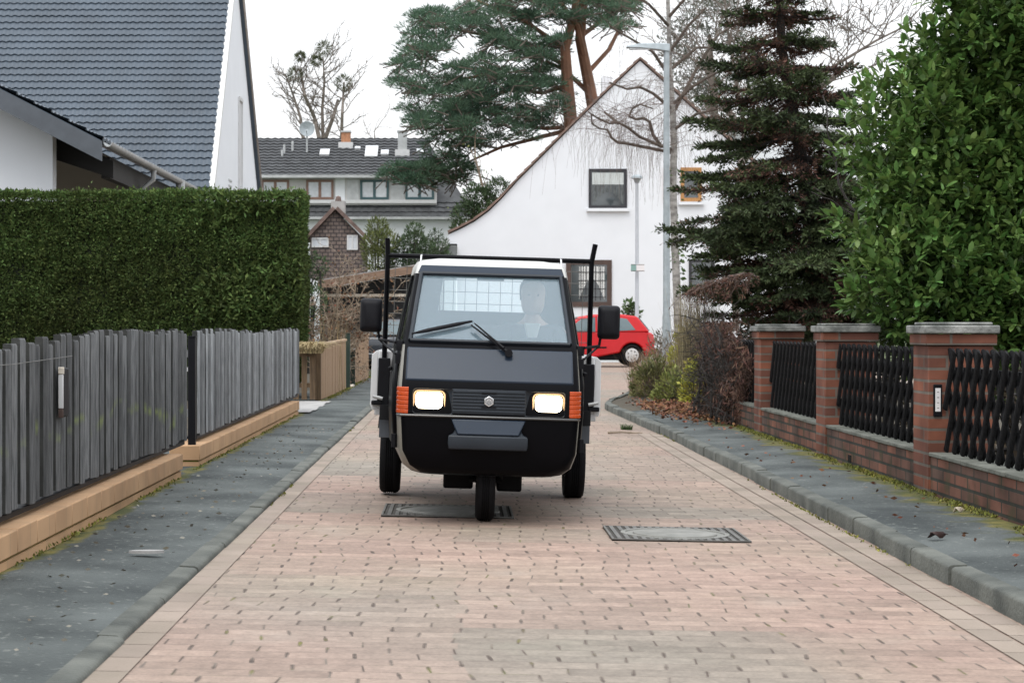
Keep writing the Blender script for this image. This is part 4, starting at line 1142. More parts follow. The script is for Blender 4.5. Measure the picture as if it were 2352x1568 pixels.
for px_, z0, z1, dd in ((551,5.05,7.35,.5),(528,5.0,5.15,.5)):
    Yo = 6*3920/(1057-px_); yy = D(Yo)
    if z1-z0 > 1:
        wi = MB(); wi.box(HX-.004,HX+.006,yy-.36,yy+.36,z0,z1); o = at(wi.build('window', mat('roller', (.55,.55,.56), .5, var=.04)), house, Ho)
        fr = MB(); fr.box(HX-.004,HX+.035,yy-.42,yy-.36,z0-.05,z1+.06); fr.box(HX-.004,HX+.035,yy+.36,yy+.42,z0-.05,z1+.06); fr.box(HX-.004,HX+.05,yy-.36,yy+.36,z1,z1+.10); fr.box(HX,HX+.09,yy-.45,yy+.45,z0-.10,z0-.05)
        fr.build('window_frame', M['white_paint'], o).matrix_parent_inverse = Matrix.Identity(4)
    else:
        MB_ = MB(); MB_.box(HX, HX+.02, yy-.3, yy+.3, z0, z0+.05); MB_.box(HX, HX+.02, yy-.3, yy+.3, z0-.14, z0-.10); at(MB_.build('wall_vent', M['zinc']), house, Ho)

# ---- carport wing in front, gable towards the street corner
GX, GZ, GS = -6.2, 4.42, .515
G0, G1 = D(29.4), D(41.2)
annex = thing('carport', 'white gabled carport wing with dark bargeboard and pale gutter beside the tiled house', 'carport', (-8, D(30), 0)); Ao = (-8, D(30), 0)
def gz(x): return GZ + (GX-x)*GS
at(MB().prism([(-14,D(30.3),0),(PX(121,30.3),D(30.3),0),(PX(121,30.3),D(30.3),gz(PX(121,30.3))-.25),(-12,D(30.3),gz(-12)-.25),(-14,D(30.3),gz(-12)-1.2)], (0,.3,0)).build('wall', M['white_render']), annex, Ao)
at(MB().prism([(-12,D(36.4),0),(GX-.25,D(36.4),0),(GX-.25,D(36.4),GZ-.1),(-12,D(36.4),gz(-12)-.25)], (0,.3,0)).build('back_wall', M['beige_render']), annex, Ao)
rs = MB()
q = [(GX+.02,G0,GZ),(-12,G0,gz(-12)),(-12,G1,gz(-12)),(GX+.02,G1,GZ)]
nn = Vector((GS,0,1)).normalized()
rs.prism(q, -nn*.10)
q = [(-12,G0,gz(-12)),(-18,G0,gz(-12)-3),(-18,G1,gz(-12)-3),(-12,G1,gz(-12))]
rs.prism(q, (0,0,-.1)); at(rs.build('roof', M['slate_tile']), annex, Ao)
tk_ = MB(); tile_roof(tk_, (GX+.04,G0-.02,GZ+.01), (0,1,0), Vector((-1,0,GS)).normalized(), nn, G1-G0, 6.4, .30, .335, amp=.02, step=.04)
at(tk_.build('roof_tile_courses', M['slate_tile'], fix=False), annex, Ao)
at(MB().prism([(GX+.03,G0-.03,GZ-.02),(-12,G0-.03,gz(-12)-.02),(-12,G0-.03,gz(-12)-.36),(GX+.03,G0-.03,GZ-.36)], (0,.05,0)).build('bargeboard', M['slate_board']), annex, Ao)
at(MB().prism([(PX(119,31),D(31),gz(PX(119,31))-.25),(GX-.10,D(31),GZ-.2),(GX-.10,D(31),GZ-.52),(PX(119,31),D(31),gz(PX(119,31))-.78)], (0,.08,0)).build('gable_board', M['dark_wood']), annex, Ao)
at(MB().box(GX-.34,GX-.18,D(31.1),G1,GZ-.50,GZ-.12).build('purlin', M['dark_wood']), annex, Ao)
gu = MB(); sec = lambda y: [(GX+.03+.075+.075*math.cos(R(a)), y, GZ-.02+.075*math.sin(R(a))*1.1) for a in range(180, 361, 20)] + [(GX+.03+.075+.068*math.cos(R(a)), y, GZ-.015+.068*math.sin(R(a))*1.05) for a in range(360, 179, -20)]
gu.loft([sec(D(29.5)), sec(D(39.6))]); guo = at(gu.build('gutter', M['zinc'], smooth=True), annex, Ao)
dp = MB(); yy = D(34); dp.tube([(GX+.10,yy,GZ-.08),(GX+.08,yy,GZ-.28),(GX-.12,yy,GZ-.45),(GX-.12,yy,.1)], .055, 10)
dp.build('downpipe', M['zinc'], annex, smooth=True).matrix_parent_inverse = Matrix.Translation(-Vector(Ao))
dp = MB(); yy = D(37.2); dp.tube([(GX+.10,yy,GZ-.02),(GX+.10,yy,GZ-.22)], .10, 10)
dp.build('hopper', M['zinc'], annex, smooth=True).matrix_parent_inverse = Matrix.Translation(-Vector(Ao))

# ---- terraced row far behind
B = 80.0
row = thing('terraced_house', 'long terraced house with dark tiled roof and a row of dormer windows', 'house', (PX(820,B), D(B), 0)); Ro = (PX(820,B), D(B), 0)
wx0, wx1 = PX(520,B), PX(1046,B)
at(MB().box(wx0, wx1, D(B)+.25, D(B)+9, 0, PZ(500,B)).build('wall', M['white_render']), row, Ro)
E0 = Vector((wx0-.5, D(B), PZ(499,B))); E1 = Vector((PX(1092,B), D(B), PZ(499,B)))
R0 = Vector((wx0-.5, D(84), PZ(322,84))); R1 = Vector((PX(982,84), D(84), PZ(322,84)))
up = (R0-E0); Lr = up.length; up.normalize(); nr = Vector((0,-up.z,up.y))
rm_ = MB(); rm_.prism([E0,E1,R1,R0], -nr*.15)
rm_.prism([E1, R1, Vector((E1.x, D(88), E1.z))], -Vector((.1,0,.1)))
at(rm_.build('roof', M['oldtile']), row, Ro)
rc = MB()      # tile courses on the roof skirt below the dormers
tile_roof(rc, E0+nr*.01, (1,0,0), up, nr, E1.x-E0.x-.3, 1.05, .35, .35, amp=.02, step=.05, ns=3)
at(rc.build('roof_tile_courses', M['oldtile'], fix=False), row, Ro)
# dormer: one long box with a shallow roof
dz0, dz1 = PZ(466,80.4), PZ(407,80.4); dx0, dx1 = wx0, PX(1003,80.4); dy = D(80.45)
at(MB().box(dx0, dx1, dy, dy+3, dz0-.1, dz1).build('dormer_wall', mat('dormer_panel', (.52,.51,.50), .8, var=.1, scale=.8)), row, Ro)
DE = Vector((dx0-.3, dy-.35, PZ(404,80.2))); DR = Vector((dx0-.3, D(84)-.05, PZ(322,84)+.06)); du = DR-DE; Ld = du.length; du.normalize(); dn = Vector((0,-du.z,du.y))
dt = MB(); tile_roof(dt, DE, (1,0,0), du, dn, PX(985,80.4)-DE.x, Ld, .36, .36, amp=.022, step=.055, ns=4)
at(dt.build('dormer_roof', M['oldtile'], fix=False), row, Ro)
at(MB().prism([DE+Vector((0,0,-.02)), Vector((PX(1006,80.2), DE.y, DE.z-.02)), Vector((PX(1006,80.2), DE.y+1, DE.z-.02)), DE+Vector((0,1,-.02))], (0,0,-.09)).build('soffit', M['zinc']), row, Ro)
at(MB().box(DE.x, PX(1006,80.2), DE.y-.12, DE.y-.0, DE.z-.10, DE.z+.03).build('gutter', M['zinc']), row, Ro)
at(MB().box(dx0, PX(1003,80.4), dy-.10, dy-.0, dz0-.02, dz0+.14).build('ledge', M['white_paint']), row, Ro)
at(MB().box(E0.x, E1.x-.2, D(B)-.14, D(B)-.02, E0.z-.10, E0.z+.02).build('gutter', M['zinc']), row, Ro)
M['row_frame'] = mat('row_frame', (.21,.125,.095), .6, var=.1)
for x0, x1, fr, pn in ((600,664,'orange_wood','milk_glass'),(703,766,'orange_wood','milk_glass'),(827,893,'teal_frame','milk_glass'),(931,997,'teal_frame','milk_glass')):
    wfr = window(None, PX(x0,80.4), PZ(458,80.4), PZ(413,80.4), PX(x1,80.4)-PX(x0,80.4), dy-.03, 'row_frame' if fr == 'orange_wood' else fr, pn, mull=2, fw=.11)
    at(wfr, row, Ro)
for x0, x1, c_ in ((770,792,'white_render'),(797,824,'zinc'),(897,928,'zinc')):
    at(MB().box(PX(x0,80.4), PX(x1,80.4), dy-.03, dy-.002, dz0+.14, dz1-.06).build('cladding_panel', M[c_]), row, Ro)
def on_roof(x, y):      # where a view ray meets the dormer roof
    for k in range(200):
        Yo = 80 + k*.02
        if PZ(y, Yo) <= DE.z + (D(Yo)-DE.y)*du.z/du.y + .0: return Yo
    return 82
Mr = Matrix((Vector((1,0,0)), du, dn)).transposed()
for x0, x1, y0, y1 in ((735,757,346,361),(839,868,337,366),(875,893,348,360),(957,973,346,355),(815,828,341,346)):
    Yo = on_roof((x0+x1)/2, (y0+y1)/2); c = P((x0+x1)/2, (y0+y1)/2, Yo)
    hw = (x1-x0)/2*Yo/3920; hh = (y1-y0)/2*Yo/3920/max(.2, du.z)
    sk = MB().obox(c+dn*.07, (hw, hh, .05), Mr).build('skylight', M['white_paint']); at(sk, row, Ro)
    pn = MB().obox(c+dn*.125, (hw*.82, hh*.82, .008), Mr).build('pane', M['milk_glass'], sk)
for x, y0, y1, hw, m_ in ((794,304,340,8,'orange_brick'),(924,303,357,8,'zinc')):
    Yo = on_roof(x, y1); w2_ = hw*Yo/3920*1.3
    ch = MB().box(PX(x,Yo)-w2_, PX(x,Yo)+w2_, D(Yo), D(Yo)+.5, PZ(y1,Yo)-.5, PZ(y0,Yo)).build('chimney', M[m_]); at(ch, row, Ro)
    MB().box(PX(x,Yo)-w2_*1.6, PX(x,Yo)+w2_*1.6, D(Yo)-.06, D(Yo)+.55, PZ(y1,Yo)-.4, PZ(y1,Yo)+.28).build('chimney_flashing', M['white_paint'], ch)
    MB().box(PX(x,Yo)-w2_*1.15, PX(x,Yo)+w2_*1.15, D(Yo)-.05, D(Yo)+.55, PZ(y0,Yo), PZ(y0,Yo)+.08).build('chimney_cap', M['zinc'], ch)
for x, y0, y1 in ((653,332,352),(672,325,347),(648,344,358)):
    Yo = on_roof(x, y1); at(MB().tube([P(x,y1+6,Yo), P(x,y0,Yo)], .06, 6).build('vent_pipe', M['zinc']), row, Ro)
dish = thing('satellite_dish', 'grey satellite dish on a mast above the terraced roof', 'satellite dish', P(705,345,82.3)); Do = P(705,345,82.3)
at(MB().tube([P(705,350,82.3), P(705,283,82.3)], .045, 6).build('mast', M['zinc']), dish, Do)
dc = P(705,296,82.1); ds_ = MB(); rr = [(.0,.06),(.15,.05),(.28,.02),(.37,-.02),(.36,-.03),(.26,.0),(.0,.04)]
ds_.lathe(rr, dc, 'Y', 20); at(ds_.build('reflector', M['galv'], smooth=True), dish, Do)
at(MB().tube([dc+Vector((0,0,-.25)), dc+Vector((0,-.35,-.1))], .02, 5).build('feed_arm', M['zinc']), dish, Do)

# ---- little tile-hung gable in front of it
T = 62.0
tg = thing('house', 'small brown tile-hung gable house with a stubby chimney between shrubs', 'house', (PX(770,T), D(T), 0)); To = (PX(770,T), D(T), 0)
at(MB().prism([P(712,640,T),P(832,640,T),P(832,545,T),P(770,484,T),P(712,545,T)], (0,4,0)).build('wall', brick_mat('hung_tile', (.20,.155,.135), (.14,.11,.10), (.06,.05,.05), .20, .14, .02, 'xz', noise=.3)), tg, To)
for a, c in ((P(702,552,T-.2), P(770,480,T-.2)), (P(770,480,T-.2), P(842,552,T-.2))):
    n_ = Vector((-(c-a).z,0,(c-a).x)).normalized()
    at(MB().prism([a, c, c+n_*.13, a+n_*.13], (0,4.4,0)).build('roof', M['browntile']), tg, To)
at(MB().box(PX(760,63),PX(792,63),D(63),D(63)+.6,PZ(500,63),PZ(462,63)).build('chimney', M['concrete']), tg, To)
at(MB().lathe([(.0,0),(.12,0),(.09,.16),(0,.2)], P(777,462,63.2), 'Z', 8).build('chimney_pot', M['browntile']), tg, To)
for x0, x1, y0, y1 in ((716,755,546,568),(797,822,540,574)):
    at(window(None, PX(x0,T), PZ(y1,T), PZ(y0,T), PX(x1,T)-PX(x0,T), D(T)-.02, 'white_paint', 'milk_glass', mull=2, fw=.05), tg, To)

# ---- white house with the sweeping gable
W_ = 62.0
wh = thing('house', 'white house with a sweeping bell-cast gable edged in reddish brown tiles', 'house', (PX(1400,W_), D(W_), 0)); Wo = (PX(1400,W_), D(W_), 0)
outl = [(1030,535),(1060,521),(1090,505),(1122,482),(1152,453),(1190,411),(1240,361),(1300,301),(1380,222),(1470,136),(1560,218),(1660,308),(1720,362),(1790,425)]
base = [(1790,850),(1050,850),(1050,560),(1030,560)]
wl = MB().prism([P(x,y+4,W_) for x,y in outl] + [P(x,y,W_) for x,y in base], (0,10,0)); at(wl.build('wall', M['white_render']), wh, Wo)
rf = MB(); pts_ = [P(x,y,W_)-Vector((0,.10,0)) for x,y in outl]
nrm_ = []
for i in range(len(pts_)):
    if i == 9: nrm_.append(Vector((0,0,1.3))); continue
    t = pts_[min(i+1, len(pts_)-1)] - pts_[max(i-1,0)]
    if i == 8: t = pts_[8]-pts_[7]
    if i == 10: t = pts_[11]-pts_[10]
    n_ = Vector((-t.z,0,t.x)).normalized(); nrm_.append(n_ if n_.z > 0 else -n_)
rings_ = [[p, p+n_*.05, p+n_*.05+Vector((0,10.6,0)), p+Vector((0,10.6,0))] for p, n_ in zip(pts_, nrm_)]
rf.loft(rings_); rfo = at(rf.build('roof', M['redtile']), wh, Wo)
rt = MB()      # tile ends along the verge
for i in range(len(pts_)-1):
    a, c = pts_[i]+nrm_[i]*.05, pts_[i+1]+nrm_[i+1]*.05; L_ = (c-a).length; nseg = max(1, int(L_/.33)); n_ = (nrm_[i]+nrm_[i+1]).normalized()
    for k in range(nseg):
        p, q = a.lerp(c, k/nseg), a.lerp(c, (k+.92)/nseg)
        s_ = 1 if a.z < c.z else 0
        rt.prism([p, q, q+n_*(.01+.03*(1-s_)), p+n_*(.01+.03*s_)], (0,.15,0))
at(rt.build('verge', M['redtile']), wh, Wo)
w1 = window(None, PX(1352,W_), PZ(478,W_), PZ(388,W_), PX(1440,W_)-PX(1352,W_), D(W_)-.03, 'black_frame', 'house_glass', sill='white_render', fw=.09); at(w1, wh, Wo)
def drape(x0, x1, ztop, bl, bc, y, name, mt, parent):
    b = MB(); n = 24
    for i in range(n+1):
        t = i/n; x = x0+(x1-x0)*t; z0 = bl + (bc-bl)*math.sin(math.pi*t); yy = y + .012*math.sin(t*50)
        b.v += [(x,yy,z0),(x,yy,ztop)]
    for i in range(n): b.f.append((2*i,2*i+2,2*i+3,2*i+1))
    o = b.build(name, M[mt], parent, fix=False); o.matrix_parent_inverse = Matrix.Identity(4); return o
MB().box(PX(1360,W_), PX(1432,W_), D(W_)-.040, D(W_)-.032, PZ(424,W_), PZ(397,W_)).build('blind', mat('blind_grey', (.50,.53,.52), .8, var=.05), w1).matrix_parent_inverse = Matrix.Identity(4)
drape(PX(1361,W_), PX(1431,W_), PZ(424,W_), PZ(470,W_), PZ(440,W_), D(W_)-.034, 'curtain', 'dark_curtain', w1)
w2 = window(None, PX(1563,W_), PZ(463,W_), PZ(385,W_), PX(1611,W_)-PX(1563,W_), D(W_)-.03, 'orange_wood', 'house_glass', sill='white_render', fw=.13); at(w2, wh, Wo)
w2 = window(None, PX(1524,W_), PZ(463,W_), PZ(385,W_), PX(1546,W_)-PX(1524,W_), D(W_)-.03, 'orange_wood', 'house_glass', fw=.10); at(w2, wh, Wo)
w3 = window(None, PX(1300,W_), PZ(704,W_), PZ(597,W_), PX(1405,W_)-PX(1300,W_), D(W_)-.03, 'brown_frame', 'house_glass', fw=.17); at(w3, wh, Wo)
drape(PX(1330,W_), PX(1388,W_), PZ(612,W_), PZ(688,W_), PZ(640,W_), D(W_)-.036, 'net_curtain', 'curtain', w3)
b = MB()
for k in range(5): xx = PX(1334+k*11,W_); b.box(xx,xx+.025,D(W_)-.052,D(W_)-.045,PZ(690,W_),PZ(612,W_))
for k in range(4): zz = PZ(626+k*19,W_); b.box(PX(1328,W_),PX(1392,W_),D(W_)-.052,D(W_)-.045,zz,zz+.025)
b.build('leading', M['black_frame'], w3).matrix_parent_inverse = Matrix.Identity(4)
w4 = window(None, PX(1582,W_), PZ(660,W_), PZ(596,W_), PX(1640,W_)-PX(1582,W_), D(W_)-.03, 'black_frame', 'house_glass', fw=.1); at(w4, wh, Wo)
at(MB().box(PX(1383,67),PX(1407,67),D(67),D(67)+.6,PZ(300,67),PZ(176,67)).build('chimney', M['white_render']), wh, Wo)
# glazed porch leaning on the house
at(MB().prism([P(925,604,61.5),P(1030,546,61.5),P(1030,562,61.5),P(925,620,61.5)], (0,3,0)).build('porch_roof', M['zinc']), wh, Wo)
at(MB().prism([P(945,640,61.7),P(1049,640,61.7),P(1049,563,61.7),P(1030,563,61.7),P(945,610,61.7)], (0,2.5,0)).build('porch_wall', mat('porch_grey', (.16,.17,.17), .6, var=.15)), wh, Wo)
# neighbour roof glimpsed behind the spruce
nb = thing('house', 'part of a white house with a pale roof edge behind the spruce', 'house', (PX(1760,76), D(76), 0)); No = (PX(1760,76), D(76), 0)
at(MB().prism([P(1690,800,76),P(2000,800,76),P(2000,330,76),P(1800,275,76),P(1690,300,76)], (0,6,0)).build('wall', M['white_render']), nb, No)
at(MB().prism([P(1680,306,75.7),P(1800,272,75.7),P(2010,333,75.7),P(2010,326,75.7),P(1800,264,75.7),P(1680,298,75.7)], (0,6.6,0)).build('roof', M['zinc']), nb, No)

# ---- open carport in the middle distance
C_ = 52.0
cp = thing('carport', 'dark open carport with a flat brown-edged roof over the estate car', 'carport', (PX(850,C_), D(C_), 0)); Co = (PX(850,C_), D(C_), 0)
zt = lambda x: PZ(652 - (x-745)*.158, C_)
q = [(PX(745,C_), D(C_)-2.5, zt(745)), (PX(1000,C_), D(C_)-2.5, zt(1000)), (PX(1000,C_), D(C_)+3.5, zt(1000)), (PX(745,C_), D(C_)+3.5, zt(745))]
at(MB().prism(q, (0,0,.06)).build('roof', M['concrete']), cp, Co)
q = [(PX(745,C_), D(C_)-2.56, zt(745)-.20), (PX(1000,C_), D(C_)-2.56, zt(1000)-.20), (PX(1000,C_), D(C_)-2.56, zt(1000)+.03), (PX(745,C_), D(C_)-2.56, zt(745)+.03)]
at(MB().prism(q, (0,.05,0)).build('fascia', mat('fascia_brown', (.22,.14,.095), .7, var=.25, stretch=(1,4,8))), cp, Co)
at(MB().box(PX(745,C_), PX(1000,C_), D(C_)-2.2, D(C_)-2.1, PZ(684,C_), PZ(678,C_)).build('beam', M['stone_pale']), cp, Co)
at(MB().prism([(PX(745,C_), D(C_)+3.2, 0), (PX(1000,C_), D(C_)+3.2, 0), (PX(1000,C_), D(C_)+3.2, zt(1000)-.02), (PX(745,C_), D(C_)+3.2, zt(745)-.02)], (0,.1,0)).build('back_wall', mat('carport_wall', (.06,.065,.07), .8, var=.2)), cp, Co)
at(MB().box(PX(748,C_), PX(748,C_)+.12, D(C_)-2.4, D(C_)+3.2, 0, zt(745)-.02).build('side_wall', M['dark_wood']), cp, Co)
at(MB().box(PX(990,C_), PX(990,C_)+.12, D(C_)-2.4, D(C_)-2.28, 0, zt(990)-.02).build('post', M['dark_wood']), cp, Co)

# ================================================================== street furniture
lx, ly = PX(1531,34), D(34)
lamp = thing('street_lamp', 'tall grey steel street lamp with a flat arm standing in the planted corner', 'street lamp', (lx, ly, .05))
ztop = PZ(112,34)-.05
po = MB(); po.tube([(0,0,-.1),(0,0,1.35),(0,0,1.42),(0,0,ztop*.55),(0,0,ztop)], [.088,.084,.072,.066,.056], 14)
po.build('pole', M['galv'], lamp, smooth=True)
MB().box(-.03,.03,-.088,-.076,.45,.75).build('service_door', M['zinc'], lamp, bevel=.006)
hd = MB()
def hs_(x, hw, z0, z1): return [(x,-hw,z0),(x,hw,z0),(x,hw*.8,z1),(x,-hw*.8,z1)]
hd.loft([hs_(.06,.07,ztop-.07,ztop+.09), hs_(-.20,.10,ztop-.03,ztop+.10), hs_(-.55,.12,ztop+.0,ztop+.09), hs_(-.80,.10,ztop+.015,ztop+.045)])
hdo = hd.build('lamp_head', M['galv'], lamp, bevel=.012)
MB().box(-.74,-.25,-.085,.085,ztop-.018,ztop+.005).build('diffuser', M['milk_glass'], hdo)
sl2 = thing('street_lamp', 'slim pale lamp post with a small disc head before the white house', 'street lamp', (PX(1463,57), D(57), 0))
zt2 = PZ(412,57)
MB().tube([(0,0,0),(0,0,1.0),(0,0,1.05),(0,0,zt2)], [.09,.088,.068,.055], 10).build('pole', mat('pale_pole', (.42,.44,.47), .5, var=.06), sl2, smooth=True)
MB().lathe([(0,.16),(.10,.15),(.19,.09),(.20,.03),(.12,.0),(.07,-.12),(0,-.12)], (0,0,zt2), 'Z', 16).build('lamp_head', M['galv'], sl2, smooth=True)
for x0, x1, m_, lab in ((1449,1461,'sign_green','small grey green sign plate on the slim lamp post'),(1462,1480,'sign_white','small white sign plate on the slim lamp post')):
    s_ = thing('sign', lab, 'sign', P((x0+x1)/2, 615, 56.8)); so_ = P((x0+x1)/2, 615, 56.8)
    hw = (x1-x0)/2*56.8/3920
    MB().box(-hw,hw,-.012,.0,-.12,.12).build('plate', M[m_], s_, bevel=.006)
    fr = MB(); fr.box(-hw,hw,-.0145,-.0125,.095,.115); fr.box(-hw,hw,-.0145,-.0125,-.115,-.095); fr.build('border', M['iron'], s_)

# ================================================================== fences and garden walls
def low_wall(label, y0, y1, root_y):
    o = thing('garden_wall', label, 'wall', (-2.24, root_y, .06))
    x0, x1 = -2.12, -2.37
    p = MB(); p.box(x1+.01, x0-.012, y0+.01, y1-.01, -.1, .105); at(p.build('plinth', M['tan_block']), o, (-2.24, root_y, .06))
    p = MB(); p.box(x1+.03, x0-.024, y0+.02, y1-.02, .1, .122); at(p.build('joint', M['moss']), o, (-2.24, root_y, .06))
    c = MB(); y = y0
    while y < y1 - .02:
        e = min(y+.42, y1); c.box(x1, x0, y+.002, e-.002, .118, .238 + random.uniform(-.003,.003)); y += .42
    at(c.build('coping', M['tan_block'], bevel=.006, segs=1), o, (-2.24, root_y, .06))
    return o
FA0, FA1 = D(3.2), D(13.05)
FB0, FB1 = D(13.9), D(22.5)
low_wall('low wall of sandy tan blocks with its near end running out of frame', FA0, FA1, D(8))
low_wall('low wall of sandy tan blocks beside the pale entrance slabs', FB0, FB1, D(18))
def picket_fence(label, y0, y1, topf, botf, m, pitch=.160, wood='old_wood'):
    r = (-2.26, (y0+y1)/2, .24)
    o = thing('picket_fence', label, 'fence', r)
    X = -2.255
    n = 0; y = y0
    while y < y1:
        wv = random.uniform(.088,.102); t = (y-y0)/(y1-y0)
        zt_, zb = topf(t)+random.uniform(-.028,.022), botf(t)+random.uniform(-.012,.012)
        lean = random.uniform(-.012,.012); ox = random.uniform(-.006,.010)
        # half-round slat: flat back, domed front
        sec = lambda z, dy: [(X+ox, y+dy, z),(X+ox+.044, y+dy, z),(X+ox+.056, y+dy+.022, z),(X+ox+.056, y+dy+wv-.022, z),(X+ox+.044, y+dy+wv, z),(X+ox, y+dy+wv, z)]
        b = MB(); b.loft([sec(zb,0), sec((zb+zt_)/2, lean*.4), sec(zt_-.012, lean), [(px_-.006*(k not in (0,5)), py_, zt_) for k,(px_,py_,pz_) in enumerate(sec(zt_, lean))]])
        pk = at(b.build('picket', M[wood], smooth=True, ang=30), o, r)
        pk.data.materials.append(M['slat_side_shade'])
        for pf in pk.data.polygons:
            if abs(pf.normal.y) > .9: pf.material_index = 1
        y += pitch + random.uniform(-.006,.006); n += 1
    at(MB().box(X-.05, X+.040, y0, y1, .262, .288).build('bottom_rail', M['black_plastic']), o, r)
    for z in (.48, .98):
        at(MB().box(X-.055, X-.005, y0, y1, z-.03, z+.03).build('rail', M[wood]), o, r)
    k = y0 + .6
    while k < y1:
        at(MB().box(X-.075, X-.02, k-.025, k+.025, .236, 1.05).build('post', M['green_metal']), o, r); k += 2.3
    return o
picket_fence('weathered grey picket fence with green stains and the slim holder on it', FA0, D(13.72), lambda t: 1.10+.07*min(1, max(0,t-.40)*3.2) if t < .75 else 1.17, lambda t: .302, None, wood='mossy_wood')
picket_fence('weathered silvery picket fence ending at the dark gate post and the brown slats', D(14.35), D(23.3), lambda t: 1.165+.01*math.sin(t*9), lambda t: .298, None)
gp = thing('gate_post', 'black square steel gate post in the gap of the grey pickets', 'post', (-2.20, D(14.0), .06))
MB().box(-.03,.03,-.03,.03,-.06,1.06).build('post', M['black_plastic'], gp, bevel=.005)
MB().box(-.035,.035,-.035,.035,1.06,1.07).build('cap', M['black_plastic'], gp)
MB().box(-.09,-.03,-.012,.012,.78,.815).build('latch', M['white_paint'], gp)
hx, hy = PX(131,9.35), D(9.35)
hold = thing('newspaper_holder', 'slim black holder with a white front plate hung on the grey pickets', 'newspaper holder', (-2.18, hy, .9))
MB().box(-.005,.022,-.075,.075,-.19,.08).build('housing', M['black_plastic'], hold, bevel=.01)
MB().box(-.003,.024,-.09,-.076,-.14,.045).build('front_plate', M['white_paint'], hold, bevel=.004)
MB().box(-.004,.028,-.092,-.074,.047,.085).build('lid', M['stone_pale'], hold, bevel=.004)
MB().box(-.003,.024,-.090,-.076,-.19,-.142).build('base', M['brown_frame'], hold, bevel=.004)
wr = MB(); wr.tube([(-2.184,D(7.2),1.03),(-2.183,D(8.3),1.02),(-2.183,D(9.6),1.04)], .002, 4)
tag(wr.build('wire', M['iron']), 'thin bright wire strung along the stained grey pickets', 'wire')

# brown slatted fence return and the tan boarded fence panels
bf = thing('slat_fence', 'short brown slatted fence standing across the path end of the hedge', 'fence', (-2.9, D(26.6), .06)); bo = (-2.9, D(26.6), .06)
for k in range(9):
    x = -2.26 - k*.128
    at(MB().box(x-.085, x, D(26.6), D(26.6)+.022, .08, .96+random.uniform(-.02,.02)).build('slat', M['brown_wood']), bo and bf, bo)
for z in (.3,.78): at(MB().box(-3.4,-2.25,D(26.6)+.024,D(26.6)+.06,z-.035,z+.035).build('rail', M['brown_wood']), bf, bo)
def tan_fence(label, ya, yb, xa, xb, zt0, zt1):
    r = ((xa+xb)/2, (ya+yb)/2, .06); o = thing('board_fence', label, 'fence', r)
    n = int((yb-ya)/.15)
    b = MB()
    for k in range(n):
        t0, t1 = k/n, (k+.965)/n
        p0 = Vector((xa+(xb-xa)*t0, ya+(yb-ya)*t0, 0)); p1 = Vector((xa+(xb-xa)*t1, ya+(yb-ya)*t1, 0)); z = zt0+(zt1-zt0)*t0
        dx = random.uniform(-.003,.003)
        b.prism([(p0.x+dx,p0.y,.07),(p1.x+dx,p1.y,.07),(p1.x+dx,p1.y,z),(p0.x+dx,p0.y,z)], (-.03,0,0))
    at(b.build('boards', M['tan_panel']), o, r)
    at(MB().prism([(xa+.02,ya,zt0),(xb+.02,yb,zt1),(xb+.02,yb,zt1+.035),(xa+.02,ya,zt0+.035)], (-.075,0,0)).build('cap_rail', mat('cap_tan', (.46,.32,.20), .7, var=.1)), o, r)
    at(MB().box(xa-.09,xa-.0,ya-.07,ya-.004,.06,zt0+.0).build('post', M['brown_wood']), o, r)
    return o
tan_fence('tan boarded fence panel beside the brown slats', D(26.9), D(31.4), -2.19, -2.10, .92, .955)
tan_fence('shorter tan boarded fence panel beyond the green gate posts', D(34.2), D(38.4), -2.13, -2.06, 1.0, 1.03)
for yy, lab in ((31.9,'dark green steel gate post next to the longer tan fence panel'),(33.4,'dark green steel gate post with a pale latch by the shorter tan panel')):
    g_ = thing('gate_post', lab, 'post', (-2.10, D(yy), .06))
    MB().box(-.045,.045,-.045,.045,-.06,1.02).build('post', M['green_metal'], g_, bevel=.006)
    MB().box(-.05,.05,-.05,.05,1.02,1.035).build('cap', M['green_metal'], g_)
    if yy > 32: MB().box(-.09,.05,-.07,-.05,.70,.74).build('latch', M['sign_white'], g_)
tag(MB().box(-2.22,-2.05,D(32.4),D(33.2),.05,.10).build('threshold', M['stone_pale'], bevel=.02), 'pale stone threshold between the green gate posts', 'threshold')

